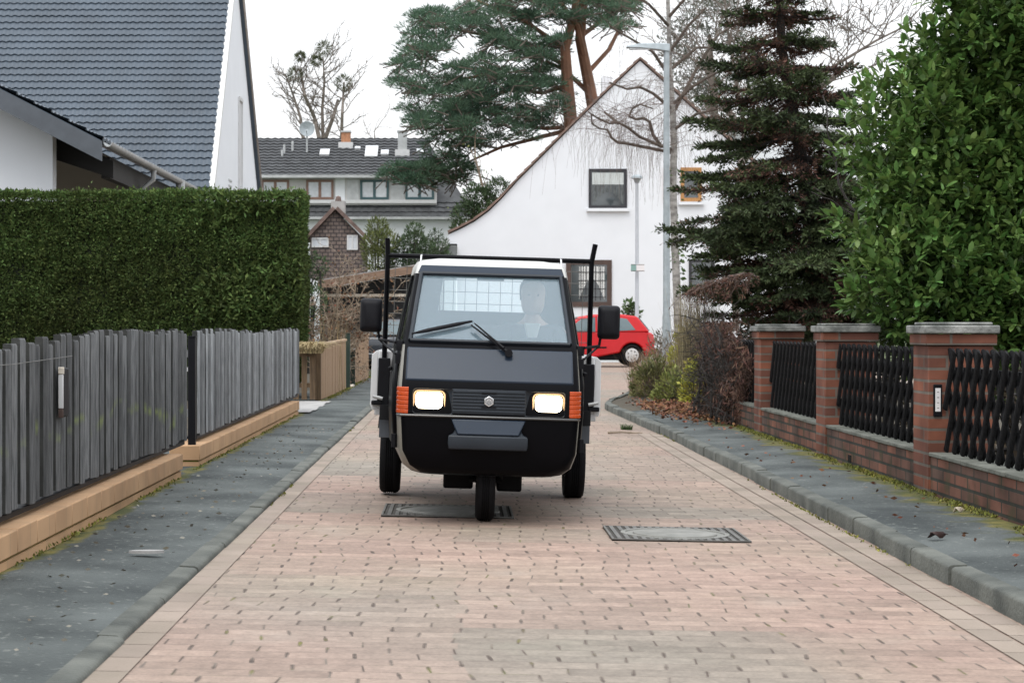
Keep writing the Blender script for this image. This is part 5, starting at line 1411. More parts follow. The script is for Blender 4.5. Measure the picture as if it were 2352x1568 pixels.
# ---- clinker wall, pillars and lattice fence
WX = 3.23
bw = thing('brick_wall', 'low dark red clinker wall with pillars along the pavement', 'wall', (WX+.12, D(14), .06)); bwo = (WX+.12, D(14), .06)
at(MB().box(WX, WX+.24, D(4.6), D(22.3), -.1, .315).build('wall', M['clinker']), bw, bwo)
y = D(4.6); cps = MB()
while y < D(22.3):
    cps.box(WX-.012, WX+.252, y+.003, y+.50-.003, .317+random.uniform(-.002,.002), .345); y += .50
at(cps.build('coping', mat('coping_dark', (.07,.075,.06), .9, scale=5, col2=(.17,.175,.15), bump=.5), bevel=.005, segs=1), bw, bwo)
dr_ = MB(); yy = D(14.15); dr_.box(WX-.004, WX+.02, yy-.06, yy+.06, .085, .145); at(dr_.build('drain_hole', M['iron_dark']), bw, bwo)
PIL = [18.28, 15.03, 11.72]
for k, py_ in enumerate(PIL):
    y0 = D(py_)
    p = at(MB().box(WX-.014, WX+.43, y0, y0+.43, .0, 1.075).build('pillar', M['pillar_brick'], bevel=.004, segs=1), bw, bwo)
    hd_ = MB().box(WX-.035, WX+.452, y0-.022, y0+.452, 1.078, 1.155).build('pillar_head', M['pillar_brick'], p, bevel=.004, segs=1)
    cb = MB(); cb.box(WX-.055, WX+.465, y0-.052, y0+.482, 1.158, 1.215)
    cb.box(WX-.01, WX+.43, y0+.0, y0+.43, 1.217, 1.236)
    cb.build('cap', mat('cap_stone', (.10,.105,.098), .9, scale=7, col2=(.36,.36,.34), bump=.6, bias=.60), p, bevel=.012)
def lattice(label, y0, y1):
    r = (WX+.13, (y0+y1)/2, .35); o = thing('lattice_fence', label, 'fence', r)
    zb, zt_ = .362, 1.035; lean = (zt_-zb)*.62
    pit = .205
    for s in (-1, 1):
        y = y0 - (lean if s > 0 else 0)
        X = WX + (.105 if s < 0 else .135)
        while y < y1 + (lean if s < 0 else 0):
            # slat from (y, zb) to (y + s*lean, zt), clipped at both ends
            pts2 = []
            ya, yb = y, y + s*lean
            t0, t1 = 0.0, 1.0
            for lim, up_ in ((y0, False), (y1, True)):
                va, vb = ya, yb
                if not up_:
                    if va < lim and vb < lim: t0 = 2
                    elif va < lim: t0 = max(t0, (lim-va)/(vb-va))
                    elif vb < lim: t1 = min(t1, (lim-va)/(vb-va))
                else:
                    if va > lim and vb > lim: t0 = 2
                    elif va > lim: t0 = max(t0, (lim-va)/(vb-va))
                    elif vb > lim: t1 = min(t1, (lim-va)/(vb-va))
            if t1 - t0 > .12:
                a = Vector((X, ya+(yb-ya)*t0, zb+(zt_-zb)*t0)); c = Vector((X, ya+(yb-ya)*t1, zb+(zt_-zb)*t1))
                d_ = (c-a).normalized(); wv = Vector((0, d_.z, -d_.y))*.033
                b = MB()
                sec = lambda p: [p-wv, p-wv*.75-Vector((.018,0,0)), p-Vector((.026,0,0)), p+wv*.75-Vector((.018,0,0)), p+wv]
                b.loft([sec(a), sec(c), sec(c+d_*.02) if t1 < .99 else [q_+d_*.018 if k_ in (1,2,3) else q_ for k_, q_ in enumerate(sec(c))]])
                at(b.build('picket', M['black_wood'], smooth=True, ang=50), o, r)
            y += pit
    for z in (.52, .90):
        at(MB().box(WX+.140, WX+.185, y0, y1, z-.03, z+.03).build('rail', M['black_wood']), o, r)
    return o
PE = [D(v)+.43 for v in PIL]
lattice('black crossed-slat garden fence panel at the dead shrub end of the wall', PE[0]+.01, D(22.2))
lattice('black crossed-slat garden fence panel between the two farther brick pillars', PE[1]+.01, D(PIL[0])-.01)
lattice('black crossed-slat garden fence panel between the nearer brick pillars', PE[2]+.01, D(PIL[1])-.01)
lattice('black crossed-slat garden fence panel running out of frame beside the name plate', D(7.2), D(PIL[2])-.01)
pl_ = thing('name_plate', 'narrow white name plate with a dark edge on the nearest brick pillar', 'name plate', (WX+.047, D(PIL[2])-.006, .70))
MB().box(-.03,.03,-.008,.004,-.11,.11).build('plate', M['black_plastic'], pl_, bevel=.004)
MB().box(-.018,.018,-.012,-.0082,-.075,.085).build('front', M['sign_white'], pl_)
for k in range(4): MB().box(-.007,.007,-.0135,-.0122,.055-k*.036,.059-k*.036).build('lettering', M['iron'], pl_)

# ---- covers in the road
def cover(name, label, x0, x1, y0, y1):
    cx_, cy_ = (x0+x1)/2, (y0+y1)/2; z = roadz(cx_)
    o = thing(name, label, 'manhole cover', (cx_, cy_, z)); o.rotation_euler = (0, math.atan(.02), 0)
    hx_, hy_ = (x1-x0)/2, (y1-y0)/2
    MB().box(-hx_, hx_, -hy_, hy_, -.02, .006).build('bed', mat('grate_dirt', (.05,.046,.04), .9, var=.3), o)
    f = MB(); t = .013
    f.box(-hx_,hx_,-hy_,-hy_+t,0,.013); f.box(-hx_,hx_,hy_-t,hy_,0,.013); f.box(-hx_,-hx_+t,-hy_+t,hy_-t,0,.013); f.box(hx_-t,hx_,-hy_+t,hy_-t,0,.013)
    f.build('frame', M['iron'], o)
    rb = MB(); n = 17; rad = min(hx_, hy_)*.86; rx = hx_*.82; ry = hy_*.86
    for k in range(1, n):
        x = -hx_ + 2*hx_*k/n
        if abs(x) < rx:
            yy = ry*math.sqrt(1-(x/rx)**2)
            if hy_-t-yy > .02:
                for s in (-1,1): rb.box(x-.012, x+.012, min(s*yy, s*(hy_-t)), max(s*yy, s*(hy_-t)), 0, .0125)
        else: rb.box(x-.012, x+.012, -hy_+t, hy_-t, 0, .0125)
    rb.build('grate_pattern', M['iron'], o)
    lid = MB(); n = 48; e = lambda a, s, z: (rx*s*math.cos(a), ry*s*math.sin(a), z)
    ring_ = lambda s, z: [e(2*math.pi*k/n, s, z) for k in range(n)]
    lid.loft([ring_(.98,0), ring_(.98,.014), ring_(.90,.014), ring_(.89,.007), ring_(.76,.007), ring_(.75,.015), ring_(.2,.017)])
    lid.build('lid', mat('lid_concrete', (.165,.165,.15), .8, scale=8, col2=(.255,.25,.23), bump=.4), o, smooth=True, ang=30)
    return o
cover('manhole_cover', 'square manhole cover with a round lid set in the open paving', .865, 1.66, D(9.72), D(10.36))
cover('manhole_cover', 'square manhole cover half hidden beneath the three-wheeled truck', -.50, .34, D(10.76), D(11.45))
# ================================================================== vegetation
def sample_box(n, x0, x1, y0, y1, z0, z1):
    return np.column_stack([RNG.uniform(x0,x1,n), RNG.uniform(y0,y1,n), RNG.uniform(z0,z1,n)])
def lump(Pn, s, seed=0):
    """smooth pseudo noise -1..1 for uneven outlines"""
    v = np.zeros(len(Pn)); r = np.random.default_rng(seed)
    for k in range(6):
        q = r.normal(size=3)*s*(1+k*.6); v += np.sin(Pn@q + r.uniform(0,6.28))/(1+k*.5)
    return v/3.0

# ---- clipped hedge
hx0, hx1, hy0, hy1, hz = -10.5, PX(694,27.3), D(27.3), D(28.6), PZ(441,27.3)
hed = thing('hedge', 'tall clipped dark green hedge behind the grey picket fence', 'hedge', ((hx0+hx1)/2, (hy0+hy1)/2, 0)); heo = ((hx0+hx1)/2, (hy0+hy1)/2, 0)
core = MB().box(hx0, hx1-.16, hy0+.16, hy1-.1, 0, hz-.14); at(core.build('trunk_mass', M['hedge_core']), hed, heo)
n = 88000
F_ = sample_box(n, hx0+2.6, hx1, hy0, hy0, .55, hz); bumpf = lump(F_*np.array([1,0,1]), 2.2, 3)
F_[:,1] += .06 - .085*bumpf - .05*lump(F_*np.array([1,0,1]), 6, 4) + RNG.exponential(.05, n)
dF = np.column_stack([RNG.normal(0,.55,n), -np.abs(RNG.normal(.55,.3,n)), RNG.normal(.28,.5,n)])
n2_ = 9000
T_ = sample_box(n2_, hx0+2.6, hx1, hy0, hy1, hz, hz); T_[:,2] += -.02 + .045*lump(T_, 2.2, 5) + RNG.exponential(.016,n2_)
dT = np.column_stack([RNG.normal(0,.5,n2_), RNG.normal(-.2,.5,n2_), np.abs(RNG.normal(.6,.3,n2_))])
n3 = 14000
S_ = sample_box(n3, hx1, hx1, hy0, hy1, .3, hz); S_[:,0] += -.02 + .05*lump(S_, 2.5, 9) - RNG.exponential(.04, n3) - .12*(np.clip(1.3-S_[:,2],0,1))
dS = np.column_stack([np.abs(RNG.normal(.6,.3,n3)), RNG.normal(0,.5,n3), RNG.normal(.2,.5,n3)])
at(cards('foliage', np.vstack([F_,T_,S_]), np.vstack([dF,dT,dS]), .060, .024, M['hedge_leaf']), hed, heo)
# looser sprays at the open end
n = 5200
Pn = sample_box(n, hx1-1.7, hx1-.02, hy0-.05, hy0+.03, .9, hz-.05); k_ = lump(Pn*np.array([1,0,1]), 2.6, 21) > .05; Pn = Pn[k_]
d_ = np.column_stack([RNG.normal(.0,.6,len(Pn)), -np.abs(RNG.normal(.5,.3,len(Pn))), RNG.normal(.2,.6,len(Pn))])
at(cards('spray', Pn, d_, .11, .034, M['hedge_leaf']), hed, heo)

# ---- branch growth used by every woody plant
def grow(mb, p, d, L, r, lev, prm, tips):
    """one limb: a bent tapering tube, then its children"""
    seg = prm['seg']; pts = [Vector(p)]; d = Vector(d).normalized(); rad = [r]
    for i in range(seg):
        j = Vector((random.gauss(0,1), random.gauss(0,1), random.gauss(0,1)))*prm['wob'][min(lev, len(prm['wob'])-1)]
        d = (d + j + Vector((0,0,prm['up'][min(lev, len(prm['up'])-1)]))).normalized()
        pts.append(pts[-1] + d*L/seg); rad.append(max(prm['rmin'], r*(1-(1-prm['taper'])*(i+1)/seg)))
    mb.tube(pts, rad, prm['n'][min(lev, len(prm['n'])-1)], cap=False)
    if lev >= prm['lev']:
        tips.append((pts[-1], d)); return
    nb = prm['kids'][min(lev, len(prm['kids'])-1)]
    for k in range(nb):
        t = prm['t0'] + (1-prm['t0'])*(k+random.random())/nb
        i = min(seg-1, int(t*seg)); f = t*seg - i
        q = pts[i].lerp(pts[i+1], f); dd = (pts[i+1]-pts[i]).normalized()
        o = dd.orthogonal().normalized(); o.rotate(Matrix.Rotation(random.uniform(0, 6.283), 3, dd))
        an = prm['ang']*random.uniform(.7,1.3)
        nd = dd*math.cos(an) + o*math.sin(an)
        grow(mb, q, nd, L*prm['ratio']*random.uniform(.65,1.15)*(1-.35*t), max(prm['rmin'], rad[i]*prm['rr']), lev+1, prm, tips)
    if prm.get('leader', True):
        grow(mb, pts[-1], d, L*prm['ratio'], rad[-1], lev+1, prm, tips)

# ---- big glossy laurel
Ly = 15.6
lau = thing('laurel_shrub', 'big glossy bright green cherry laurel rising over the brick wall', 'shrub', (5.3, D(Ly), .05)); lao = (5.3, D(Ly), .05)
tr_ = MB(); tips = []
for k in range(7):
    grow(tr_, (5.2+random.uniform(-.7,.9), D(Ly)+random.uniform(.5,.9), 0), (random.uniform(-.5,.5), random.uniform(-.05,.25), 1), 1.9, .04, 0,
         dict(seg=5, wob=[.10,.2,.3], up=[.1,.1,.1], taper=.5, rmin=.006, n=[6,5,4], lev=2, kids=[4,4], t0=.3, ang=.7, ratio=.62, rr=.55), tips)
at(tr_.build('trunk', M['dark_bark'], smooth=True, fix=False), lau, lao)
# lobes that together give the photographed outline (centre x, z, radii)
def LP(x, y, dy=0): return np.array([PX(x, Ly+dy), D(Ly+dy), PZ(y, Ly+dy)])
lobes = [(2335,-30,1.03,.0),(2200,150,.62,.0),(2090,330,.68,-.1),(2040,500,.52,-.3),(2090,640,.60,-.4),(2210,430,.95,.2),(2290,640,.95,.2),(2330,250,1.05,.3),(2180,730,.60,-.3),(2280,690,.62,-.3),(2360,560,.7,-.3),(2350,700,.6,-.5),(2390,470,1.0,.1),(2440,80,1.2,.3),(2420,720,.9,.1),(2500,350,1.2,.4),(2350,-180,1.2,.5)]
C_l, S_l = [], []
for x, y, r_, dy in lobes:
    c = LP(x+18, y, dy); C_l.append(c); S_l.append(r_)
C_l = np.array(C_l); S_l = np.array(S_l)
shoots, dirs = [], []
for c, r_ in zip(C_l, S_l):
    m = int(450*r_*r_)
    d0 = rnd_dirs(m); d0[:,1] -= .25; d0 = unit(d0)
    rr = r_*(.70 + .34*RNG.random(m)**.7)
    q = c + d0*rr[:,None]*np.array([1,.85,1])
    # keep only shoots near the outside of the union
    dist = np.linalg.norm((q[:,None,:]-C_l[None])/np.array([1,.85,1]), axis=2)/S_l[None]
    keep = (dist.min(axis=1) > .62) & (q[:,2] > .55) & (q[:,0] > 3.25)
    q, d0 = q[keep], d0[keep]
    gap = lump(q, 1.6, 31) > -.42
    shoots.append(q[gap]); dirs.append(d0[gap])
shoots = np.vstack(shoots); dirs = np.vstack(dirs)
dirs = unit(dirs*.8 + np.array([0,-.15,.55]) + RNG.normal(0,.28,dirs.shape))
Pl, Dl = [], []
nl = 11
ph0 = RNG.uniform(0, 6.28, len(shoots))
u_ = unit(np.cross(dirs, np.array([0.3,0.2,1.0]))); v_ = np.cross(dirs, u_)
for k in range(nl):
    t = k/(nl-1)
    a = ph0 + k*2.4
    out = u_*np.cos(a)[:,None] + v_*np.sin(a)[:,None]
    Pl.append(shoots + dirs*(.20*t-.06) + out*.008)
    Dl.append(unit(out*(1.05-.62*t) + dirs*(.25+.75*t) + RNG.normal(0,.16,out.shape) + np.array([0,0,-.14*(1-t)])))
Pl, Dl = np.vstack(Pl), np.vstack(Dl)
def laurel_leaves(name, Pn, Dn, ln, wd, m, par):
    N = len(Pn); L = ln*(.62+.6*RNG.random(N)); A = Dn*L[:,None]
    up_ = np.array([0,0,1.0]) + RNG.normal(0,.30,(N,3)); sd = unit(np.cross(Dn, up_)); B = sd*(wd*L/ln)[:,None]
    nrm = unit(np.cross(sd, Dn)); V, Fc = diamonds(Pn, A, B, nrm*(wd*.22))
    return mesh_np(name, V, Fc, m, par, smooth=False)
at(laurel_leaves('foliage', Pl, Dl, .108, .052, M['laurel_leaf'], None), lau, lao)
# inner, older leaves hanging in the body of the shrub
q = []
for c, r_ in zip(C_l, S_l):
    m = int(2300*r_**2); q.append(c + rnd_dirs(m)*(r_*(.25+.52*RNG.random(m)))[:,None]*np.array([1,.85,1]))
q = np.vstack(q); q = q[(q[:,2] > .6) & (q[:,0] > 3.4)]
at(laurel_leaves('inner_foliage', q, unit(rnd_dirs(len(q)) + np.array([0,0,-.3])), .12, .056, M['laurel_leaf'], None), lau, lao)
tw = MB()
for i in range(0, len(shoots), 2):
    p = Vector(shoots[i]); d = Vector(dirs[i]); tw.tube([p-d*.30, p-d*.05, p+d*.16], [.006,.005,.003], 3, cap=False)
at(tw.build('twigs', M['green_leaf'], fix=False), lau, lao)

# ---- spruce with dying needles
Sy = 27.5; ppm = 3920/Sy
sx = lambda z: PX(1895 - 105*max(0, min(1, (z-1.3)/4.8)), Sy)      # the trunk leans a little
spr = thing('spruce_tree', 'dark spruce with layered boughs and dying brown needles behind the wall', 'tree', (sx(0), D(Sy), .03)); spo = (sx(0), D(Sy), .03)
tk = MB(); zs = np.linspace(-.1, 9.5, 16); tk.tube([(sx(z)+.02*math.sin(z*2), D(Sy), z) for z in zs], [max(.02, .17*(1-z/10.2)) for z in zs], 9)
at(tk.build('trunk', M['dark_bark'], smooth=True), spr, spo)
gP, gD, dP_, dD_ = [], [], [], []
bt_ = MB(); limb = MB()
def reach(z, right):      # how far boughs reach, from the outline in the photograph
    t = np.interp(z, [1.3,1.7,2.2,2.9,3.6,4.3,4.9,5.5,6.1,6.6,8,9.3], [1.5,2.0,2.25,2.3,2.15,1.7,1.6,1.3,1.05,.95,.65,.15])
    return t*(1.0 if not right else .88)
z = 1.35; lay = 0
while z < 9.2:
    nb = 10 if z < 4.4 else 10
    a0 = random.uniform(0, 6.28)
    for k in range(nb):
        az = a0 + 6.283*k/nb + random.uniform(-.3,.3)
        ca, sa = math.cos(az), math.sin(az)
        L = reach(z, ca > 0)*random.uniform(.72,1.05)
        if z > 4.4 and random.random() < .04: continue
        dead = random.random() < (.24 if z < 3.6 else .34 if z < 5.0 else .50)
        zz = z + random.uniform(-.06,.06)
        base_ = Vector((sx(zz), D(Sy), zz)); pts = [base_]
        d = Vector((ca, sa, .10 if z > 4 else -.05)).normalized(); nseg = 7
        for i in range(nseg):
            d = (d + Vector((random.gauss(0,.05), random.gauss(0,.05), (-.10 if i < 3 else .09)+random.gauss(0,.04)))).normalized(); pts.append(pts[-1]+d*L/nseg)
        limb.tube(pts, [.028*(1-.85*i/nseg) + .003 for i in range(nseg+1)], 5, cap=False)
        # flat fans of side shoots
        ns = int(36*L)
        for s in range(ns):
            t = .14 + .86*(s+random.random())/ns
            i = min(nseg-1, int(t*nseg)); q = pts[i].lerp(pts[i+1], t*nseg-i); dd = (pts[i+1]-pts[i]).normalized()
            sd = dd.cross(Vector((0,0,1))).normalized()*random.choice((-1,1))
            ln = L*.40*(1.15-t)*random.uniform(.5,1.2)+.10
            sdv = (dd*.75 + sd*random.uniform(.3,1.0) + Vector((0,0,random.uniform(-.22,.16)))).normalized()
            e = q + sdv*ln + Vector((0,0,-.05*ln))
            bt_.tube([q, e], [.005,.002], 3, cap=False)
            isd = dead and (t < .72 or random.random() < .5) or (t < .38 and random.random() < .45)
            if t < .18 and random.random() < .3: continue
            m = max(7, int((ln/.016)*(.55 if isd else 1.0)))
            tt = np.linspace(.02, 1, m)[:,None]
            Pn = np.array(q) + (np.array(e)-np.array(q))*tt + RNG.normal(0,.012,(m,3))
            an = RNG.uniform(0, 6.28, m); o1 = np.array(sdv.orthogonal().normalized()); o2 = np.cross(np.array(sdv), o1)
            Dn = np.array(sdv)*.75 + (o1*np.cos(an)[:,None] + o2*np.sin(an)[:,None])*.75 + np.array([0,0,.22])
            (dP_ if isd else gP).append(Pn); (dD_ if isd else gD).append(Dn)
    z += random.uniform(.25,.31) if z < 3.2 else random.uniform(.30,.38) if z < 4.4 else random.uniform(.36,.48); lay += 1
for i in range(9500):
    zt_ = random.uniform(3.9, 9.3); a = random.uniform(0, 6.283); rr = abs(random.gauss(0,.17))*(1.15-.06*zt_) + .06
    dP_.append(np.array([[sx(zt_)+rr*math.cos(a), D(Sy)+rr*math.sin(a), zt_]])); dD_.append(np.array([[math.cos(a)+random.gauss(0,.4), math.sin(a)+random.gauss(0,.4), random.gauss(-.2,.5)]]))
at(limb.build('limb', M['dark_bark'], smooth=True, fix=False), spr, spo)
at(bt_.build('twigs', M['dark_bark'], fix=False), spr, spo)
at(cards('crown', np.vstack(gP), np.vstack(gD), .080, .026, M['spruce_needle']), spr, spo)
at(cards('dead_needles', np.vstack(dP_), np.vstack(dD_), .065, .018, M['dead_needle']), spr, spo)

# ---- tall pine behind the white house
Py_ = 71.0
def inpoly(x, y, poly):
    c = False; j = len(poly)-1
    for i in range(len(poly)):
        if (poly[i][1] > y) != (poly[j][1] > y) and x < (poly[j][0]-poly[i][0])*(y-poly[i][1])/(poly[j][1]-poly[i][1])+poly[i][0]: c = not c
        j = i
    return c
pine = thing('pine_tree', 'tall pine with blue green clumps and orange trunks behind the white gable', 'tree', (PX(1325,Py_), D(Py_), 0)); pno = (PX(1325,Py_), D(Py_), 0)
tk = MB()
tk.tube([P(1318,560,Py_)*1, P(1312,300,Py_), P(1302,180,Py_), P(1298,110,Py_), P(1318,40,Py_), P(1330,-60,Py_)], [.40,.30,.25,.21,.17,.11], 9)
tk.tube([P(1330,560,Py_+.8), P(1372,300,Py_+.8), P(1352,190,Py_+.8), P(1332,90,Py_+.6), P(1340,0,Py_+.4), P(1352,-120,Py_)], [.36,.30,.25,.22,.18,.10], 9)
tk.tube([P(1345,150,Py_+.8), P(1325,60,Py_), P(1290,10,Py_-.5), P(1270,-60,Py_-1)], [.16,.13,.10,.06], 7)
at(tk.build('trunk', M['pine_bark'], smooth=True), pine, pno)
limbs = [[(1310,300),(1230,318),(1150,340),(1100,362),(1060,378)], [(1312,290),(1250,298),(1190,285)], [(1305,215),(1230,180),(1120,175),(1000,190)], [(1300,150),(1220,100),(1120,80),(1010,60)],
         [(1305,200),(1250,215),(1180,205),(1080,240),(980,280)], [(1350,170),(1400,110),(1430,60)], [(1300,120),(1200,40),(1100,0)], [(1335,80),(1390,40),(1440,0)], [(1345,210),(1290,160),(1250,140)], [(1060,378),(1010,390),(940,400),(900,400)],[(1320,60),(1230,-20),(1150,-70)]]
for l in limbs:
    d0 = random.uniform(-2,2)
    at(MB().tube([P(x+random.uniform(-5,5), y+random.uniform(-4,4), Py_ + .9 + abs(d0)*i*.5) for i,(x,y) in enumerate(l)], [.11*(1-.17*i) for i in range(len(l))], 6).build('limb', M['pine_bark'], smooth=True), pine, pno)
poly = [(940,35),(1000,22),(1060,52),(1075,-30),(1300,-80),(1460,-60),(1455,40),(1430,90),(1385,75),(1360,40),(1300,60),(1285,130),(1300,215),(1285,262),(1235,300),(1200,325),(1140,322),(1095,345),(1045,352),(1085,402),(1070,425),(1020,425),(975,432),(930,420),(880,405),(885,382),(960,378),(1000,345),(960,300),(930,262),(945,215),(915,190),(910,110),(950,90)]
holes = [(1072,110,46),(1030,130,30),(1150,225,30),(1010,160,24),(1240,235,36),(1120,55,22),(1200,150,26),(1005,285,22),(1110,290,28),(1055,220,26),(1262,70,30),(1180,305,22),(985,75,20),(955,240,20),(1330,10,30),(1210,15,22),(1090,175,22),(1150,120,20),(1300,150,40),(1180,60,20),(960,150,18),(1040,320,18),(1040,20,20)]
gP, gD, tips = [], [], []
tries = 0; clumps = []
while len(clumps) < 720 and tries < 9000:
    tries += 1
    x, y = random.uniform(875,1465), random.uniform(-85,436)
    if not inpoly(x, y, poly): continue
    if any((x-a)**2+(y-b)**2 < .62*r_*r_ for a,b,r_ in holes): continue
    clumps.append(np.array(P(x, y, Py_+random.uniform(-3.4,3.4)*(1 if y < 330 else .3))))
tw = MB()
for c in clumps:
    m = 170; rr = random.uniform(.30,.66)
    d0 = rnd_dirs(m); d0[:,2] = np.abs(d0[:,2])*.8 - .25
    q = c + d0*(rr*RNG.random(m)**.45)[:,None]*np.array([1.15,1.1,.80])
    gP.append(q); gD.append(d0 + np.array([0,0,.35]))
    for k in range(2):
        e = Vector(c) + Vector((random.uniform(-.9,.9), random.uniform(-.6,.6), random.uniform(-.6,.1))); tw.tube([Vector(c), e], [.02,.03], 3, cap=False)
at(tw.build('twigs', M['bark'], fix=False), pine, pno)
at(cards('crown', np.vstack(gP), np.vstack(gD), .20, .030, M['pine_needle']), pine, pno)

# ---- bare trees
def bare_tree(name, label, base, H, r, prm, wood, lean=(0,0,1), group=None, stems=1, spread=.15):
    o = thing(name, label, 'tree', base, group)
    mb = MB(); tips = []
    for s in range(stems):
        dv = Vector(lean) + Vector((random.uniform(-spread,spread), random.uniform(-spread,spread), 0)) if stems > 1 else Vector(lean)
        grow(mb, Vector(base)+Vector((random.uniform(-.2,.2)*(stems>1), 0, -.1)), dv, H, r, 0, prm, tips)
    nf = len(mb.f)
    at(mb.build('trunk', M[wood], smooth=True, fix=False), o, base)
    return o, tips
random.seed(21)
FT = 112.0
base_ = (PX(735,FT), D(FT), 0)
ft = thing('bare_tree', 'leafless forked tree with dark mistletoe balls beyond the terraced roof', 'tree', base_)
mb = MB(); tips = []
prm = dict(seg=5, wob=[.06,.10,.15,.2], up=[.05,.06,.05,.02], taper=.5, rmin=.014, n=[6,5,4,3], lev=3, kids=[7,5,4], t0=.25, ang=.55, ratio=.45, rr=.42)
for pts in ([(738,420),(742,330),(740,250),(745,190),(742,130)], [(738,340),(722,270),(700,220),(690,160)], [(700,420),(698,330),(690,270),(672,215),(655,170)], [(782,420),(784,330),(786,260),(790,190)], [(742,330),(765,270),(776,230)]):
    q = [P(x,y,FT+random.uniform(-1,1)) for x,y in pts]; mb.tube(q, [.16,.13,.10,.07,.04][:len(q)], 7, cap=False)
    for a, c in zip(q[1:], q[2:]):
        for k in range(6):
            s0 = a.lerp(c, random.random()); dv = Vector((random.choice((-1,1))*random.uniform(.3,1), random.uniform(-.6,.6), random.uniform(.2,1)))
            grow(mb, s0, dv, random.uniform(.9,2.1), .04, 1, prm, tips)
at(mb.build('trunk', M['grey_bark'], smooth=True, fix=False), ft, base_)
gP, gD = [], []
for x, y, r_ in ((745,113,.42),(678,172,.42),(790,190,.46),(690,130,.2),(728,140,.25)):
    m = 420; d0 = rnd_dirs(m); gP.append(np.array(P(x,y,FT)) + d0*(r_*RNG.random(m)**.4)[:,None]); gD.append(d0)
at(cards('mistletoe', np.vstack(gP), np.vstack(gD), .30, .035, mat('mistletoe_leaf', (.07,.085,.04), .9, scale=2, col2=(.11,.12,.06), island=.3)), ft, base_)
# faint twigs of further trees between the roofs
random.seed(5)
prm = dict(seg=5, wob=[.08,.14,.2,.2], up=[.04,.05,.04,.02], taper=.45, rmin=.016, n=[5,4,3], lev=3, kids=[6,4,3], t0=.3, ang=.6, ratio=.52, rr=.45)
bare_tree('bare_tree', 'thin leafless tree standing between the far roof and the pine', (PX(915,105), D(105), 0), 9.0, .16, prm, 'grey_bark', lean=(.12,0,1))
bare_tree('bare_tree', 'low leafless tree just above the end of the terraced roof', (PX(612,100), D(100), 0), 5.6, .12, prm, 'grey_bark', lean=(.05,0,1))
random.seed(9)
tb, tips = bare_tree('bare_tree', 'yellowish leafless tree below the long pine limb', (PX(1145,68), D(68), 0), 4.6, .20, dict(seg=5, wob=[.07,.15,.2,.2], up=[.05,.06,.03], taper=.5, rmin=.014, n=[6,5,4,3], lev=3, kids=[6,4,4], t0=.35, ang=.7, ratio=.55, rr=.45), 'twig_tan')
gP = np.array([t[0] for t in tips]); gP = np.repeat(gP, 3, axis=0) + RNG.normal(0,.15,(len(gP)*3,3))
at(cards('crown', gP, rnd_dirs(len(gP)), .13, .05, M['olive_leaf']), tb, tuple(tb.location))

# ---- weeping birch
random.seed(33)
By = 43.0
bb_ = (PX(1549,By), D(By), 0)
bir = thing('birch_tree', 'weeping birch with a pale trunk just behind the tall street lamp', 'tree', bb_)
mb = MB()
trp = [(1560,850),(1556,700),(1550,560),(1546,430),(1548,330),(1545,250),(1538,150),(1536,60),(1532,-60)]
q = [P(x,y,By) for x,y in trp]; mb.tube(q, [.11,.10,.095,.09,.085,.075,.065,.055,.04], 10)
at(mb.build('trunk', mat('birch_bark', (.10,.09,.085), .85, scale=3.5, stretch=(1.5,1.5,3), col2=(.40,.385,.36), bump=.4, bias=.46), smooth=True), bir, bb_)
starts = []
crook = [[(1548,352),(1500,342),(1440,330),(1420,328),(1406,318),(1395,298),(1378,296),(1360,285),(1358,262)],
         [(1546,345),(1510,332),(1470,315),(1440,292),(1420,282),(1400,284),(1370,270),(1352,258)],
         [(1420,284),(1402,268),(1388,258)], [(1520,338),(1500,310),(1492,280),(1478,272),(1460,274),(1445,268),(1452,250),(1470,240),(1500,250)],
         [(1542,250),(1500,215),(1470,200),(1440,205),(1400,190)], [(1540,180),(1500,120),(1450,90),(1400,60)], [(1538,120),(1580,60),(1620,20)], [(1545,240),(1590,200),(1640,170),(1680,150)],
         [(1545,300),(1600,262),(1650,250),(1690,262)], [(1536,60),(1490,10),(1440,-20)], [(1536,40),(1580,-10),(1640,-30)], [(1546,260),(1610,140),(1650,80),(1700,50)], [(1540,160),(1600,110),(1650,110)]]
for l in crook:
    dd = random.uniform(-1.4,.6)
    q = [P(x, y, By+dd*i/len(l)*1.6) for i,(x,y) in enumerate(l)]
    at(MB().tube(q, [.042*(1-.8*i/len(q))+.006 for i in range(len(q))], 6).build('limb', M['bark'], smooth=True), bir, bb_)
    for a, c in zip(q, q[1:]):
        for k in range(2): starts.append(a.lerp(c, random.random()))
tw = MB(); bud = []
more = []
for s in starts:
    for k in range(2):
        d = Vector((random.gauss(0,1.2), random.gauss(0,1), random.uniform(-.1,.8))).normalized(); L = random.uniform(.4,1.5)
        q = [s, s+d*L*.5+Vector((0,0,.05)), s+d*L]; tw.tube(q, [.008,.005,.004], 3, cap=False); more += q[1:]
for s in more:
    for k in range(2):
        L = random.uniform(.3,1.7); x = random.gauss(0,.20); y = random.gauss(0,.15)
        tw.tube([s, s+Vector((x,y,-.10)), s+Vector((x*1.6+random.gauss(0,.04),y*1.6,-L*.5)), s+Vector((x*1.7+random.gauss(0,.06),y*1.7,-L))], [.0032,.0028,.0024,.002], 3, cap=False)
at(tw.build('crown', M['twig_brown'], fix=False), bir, bb_)
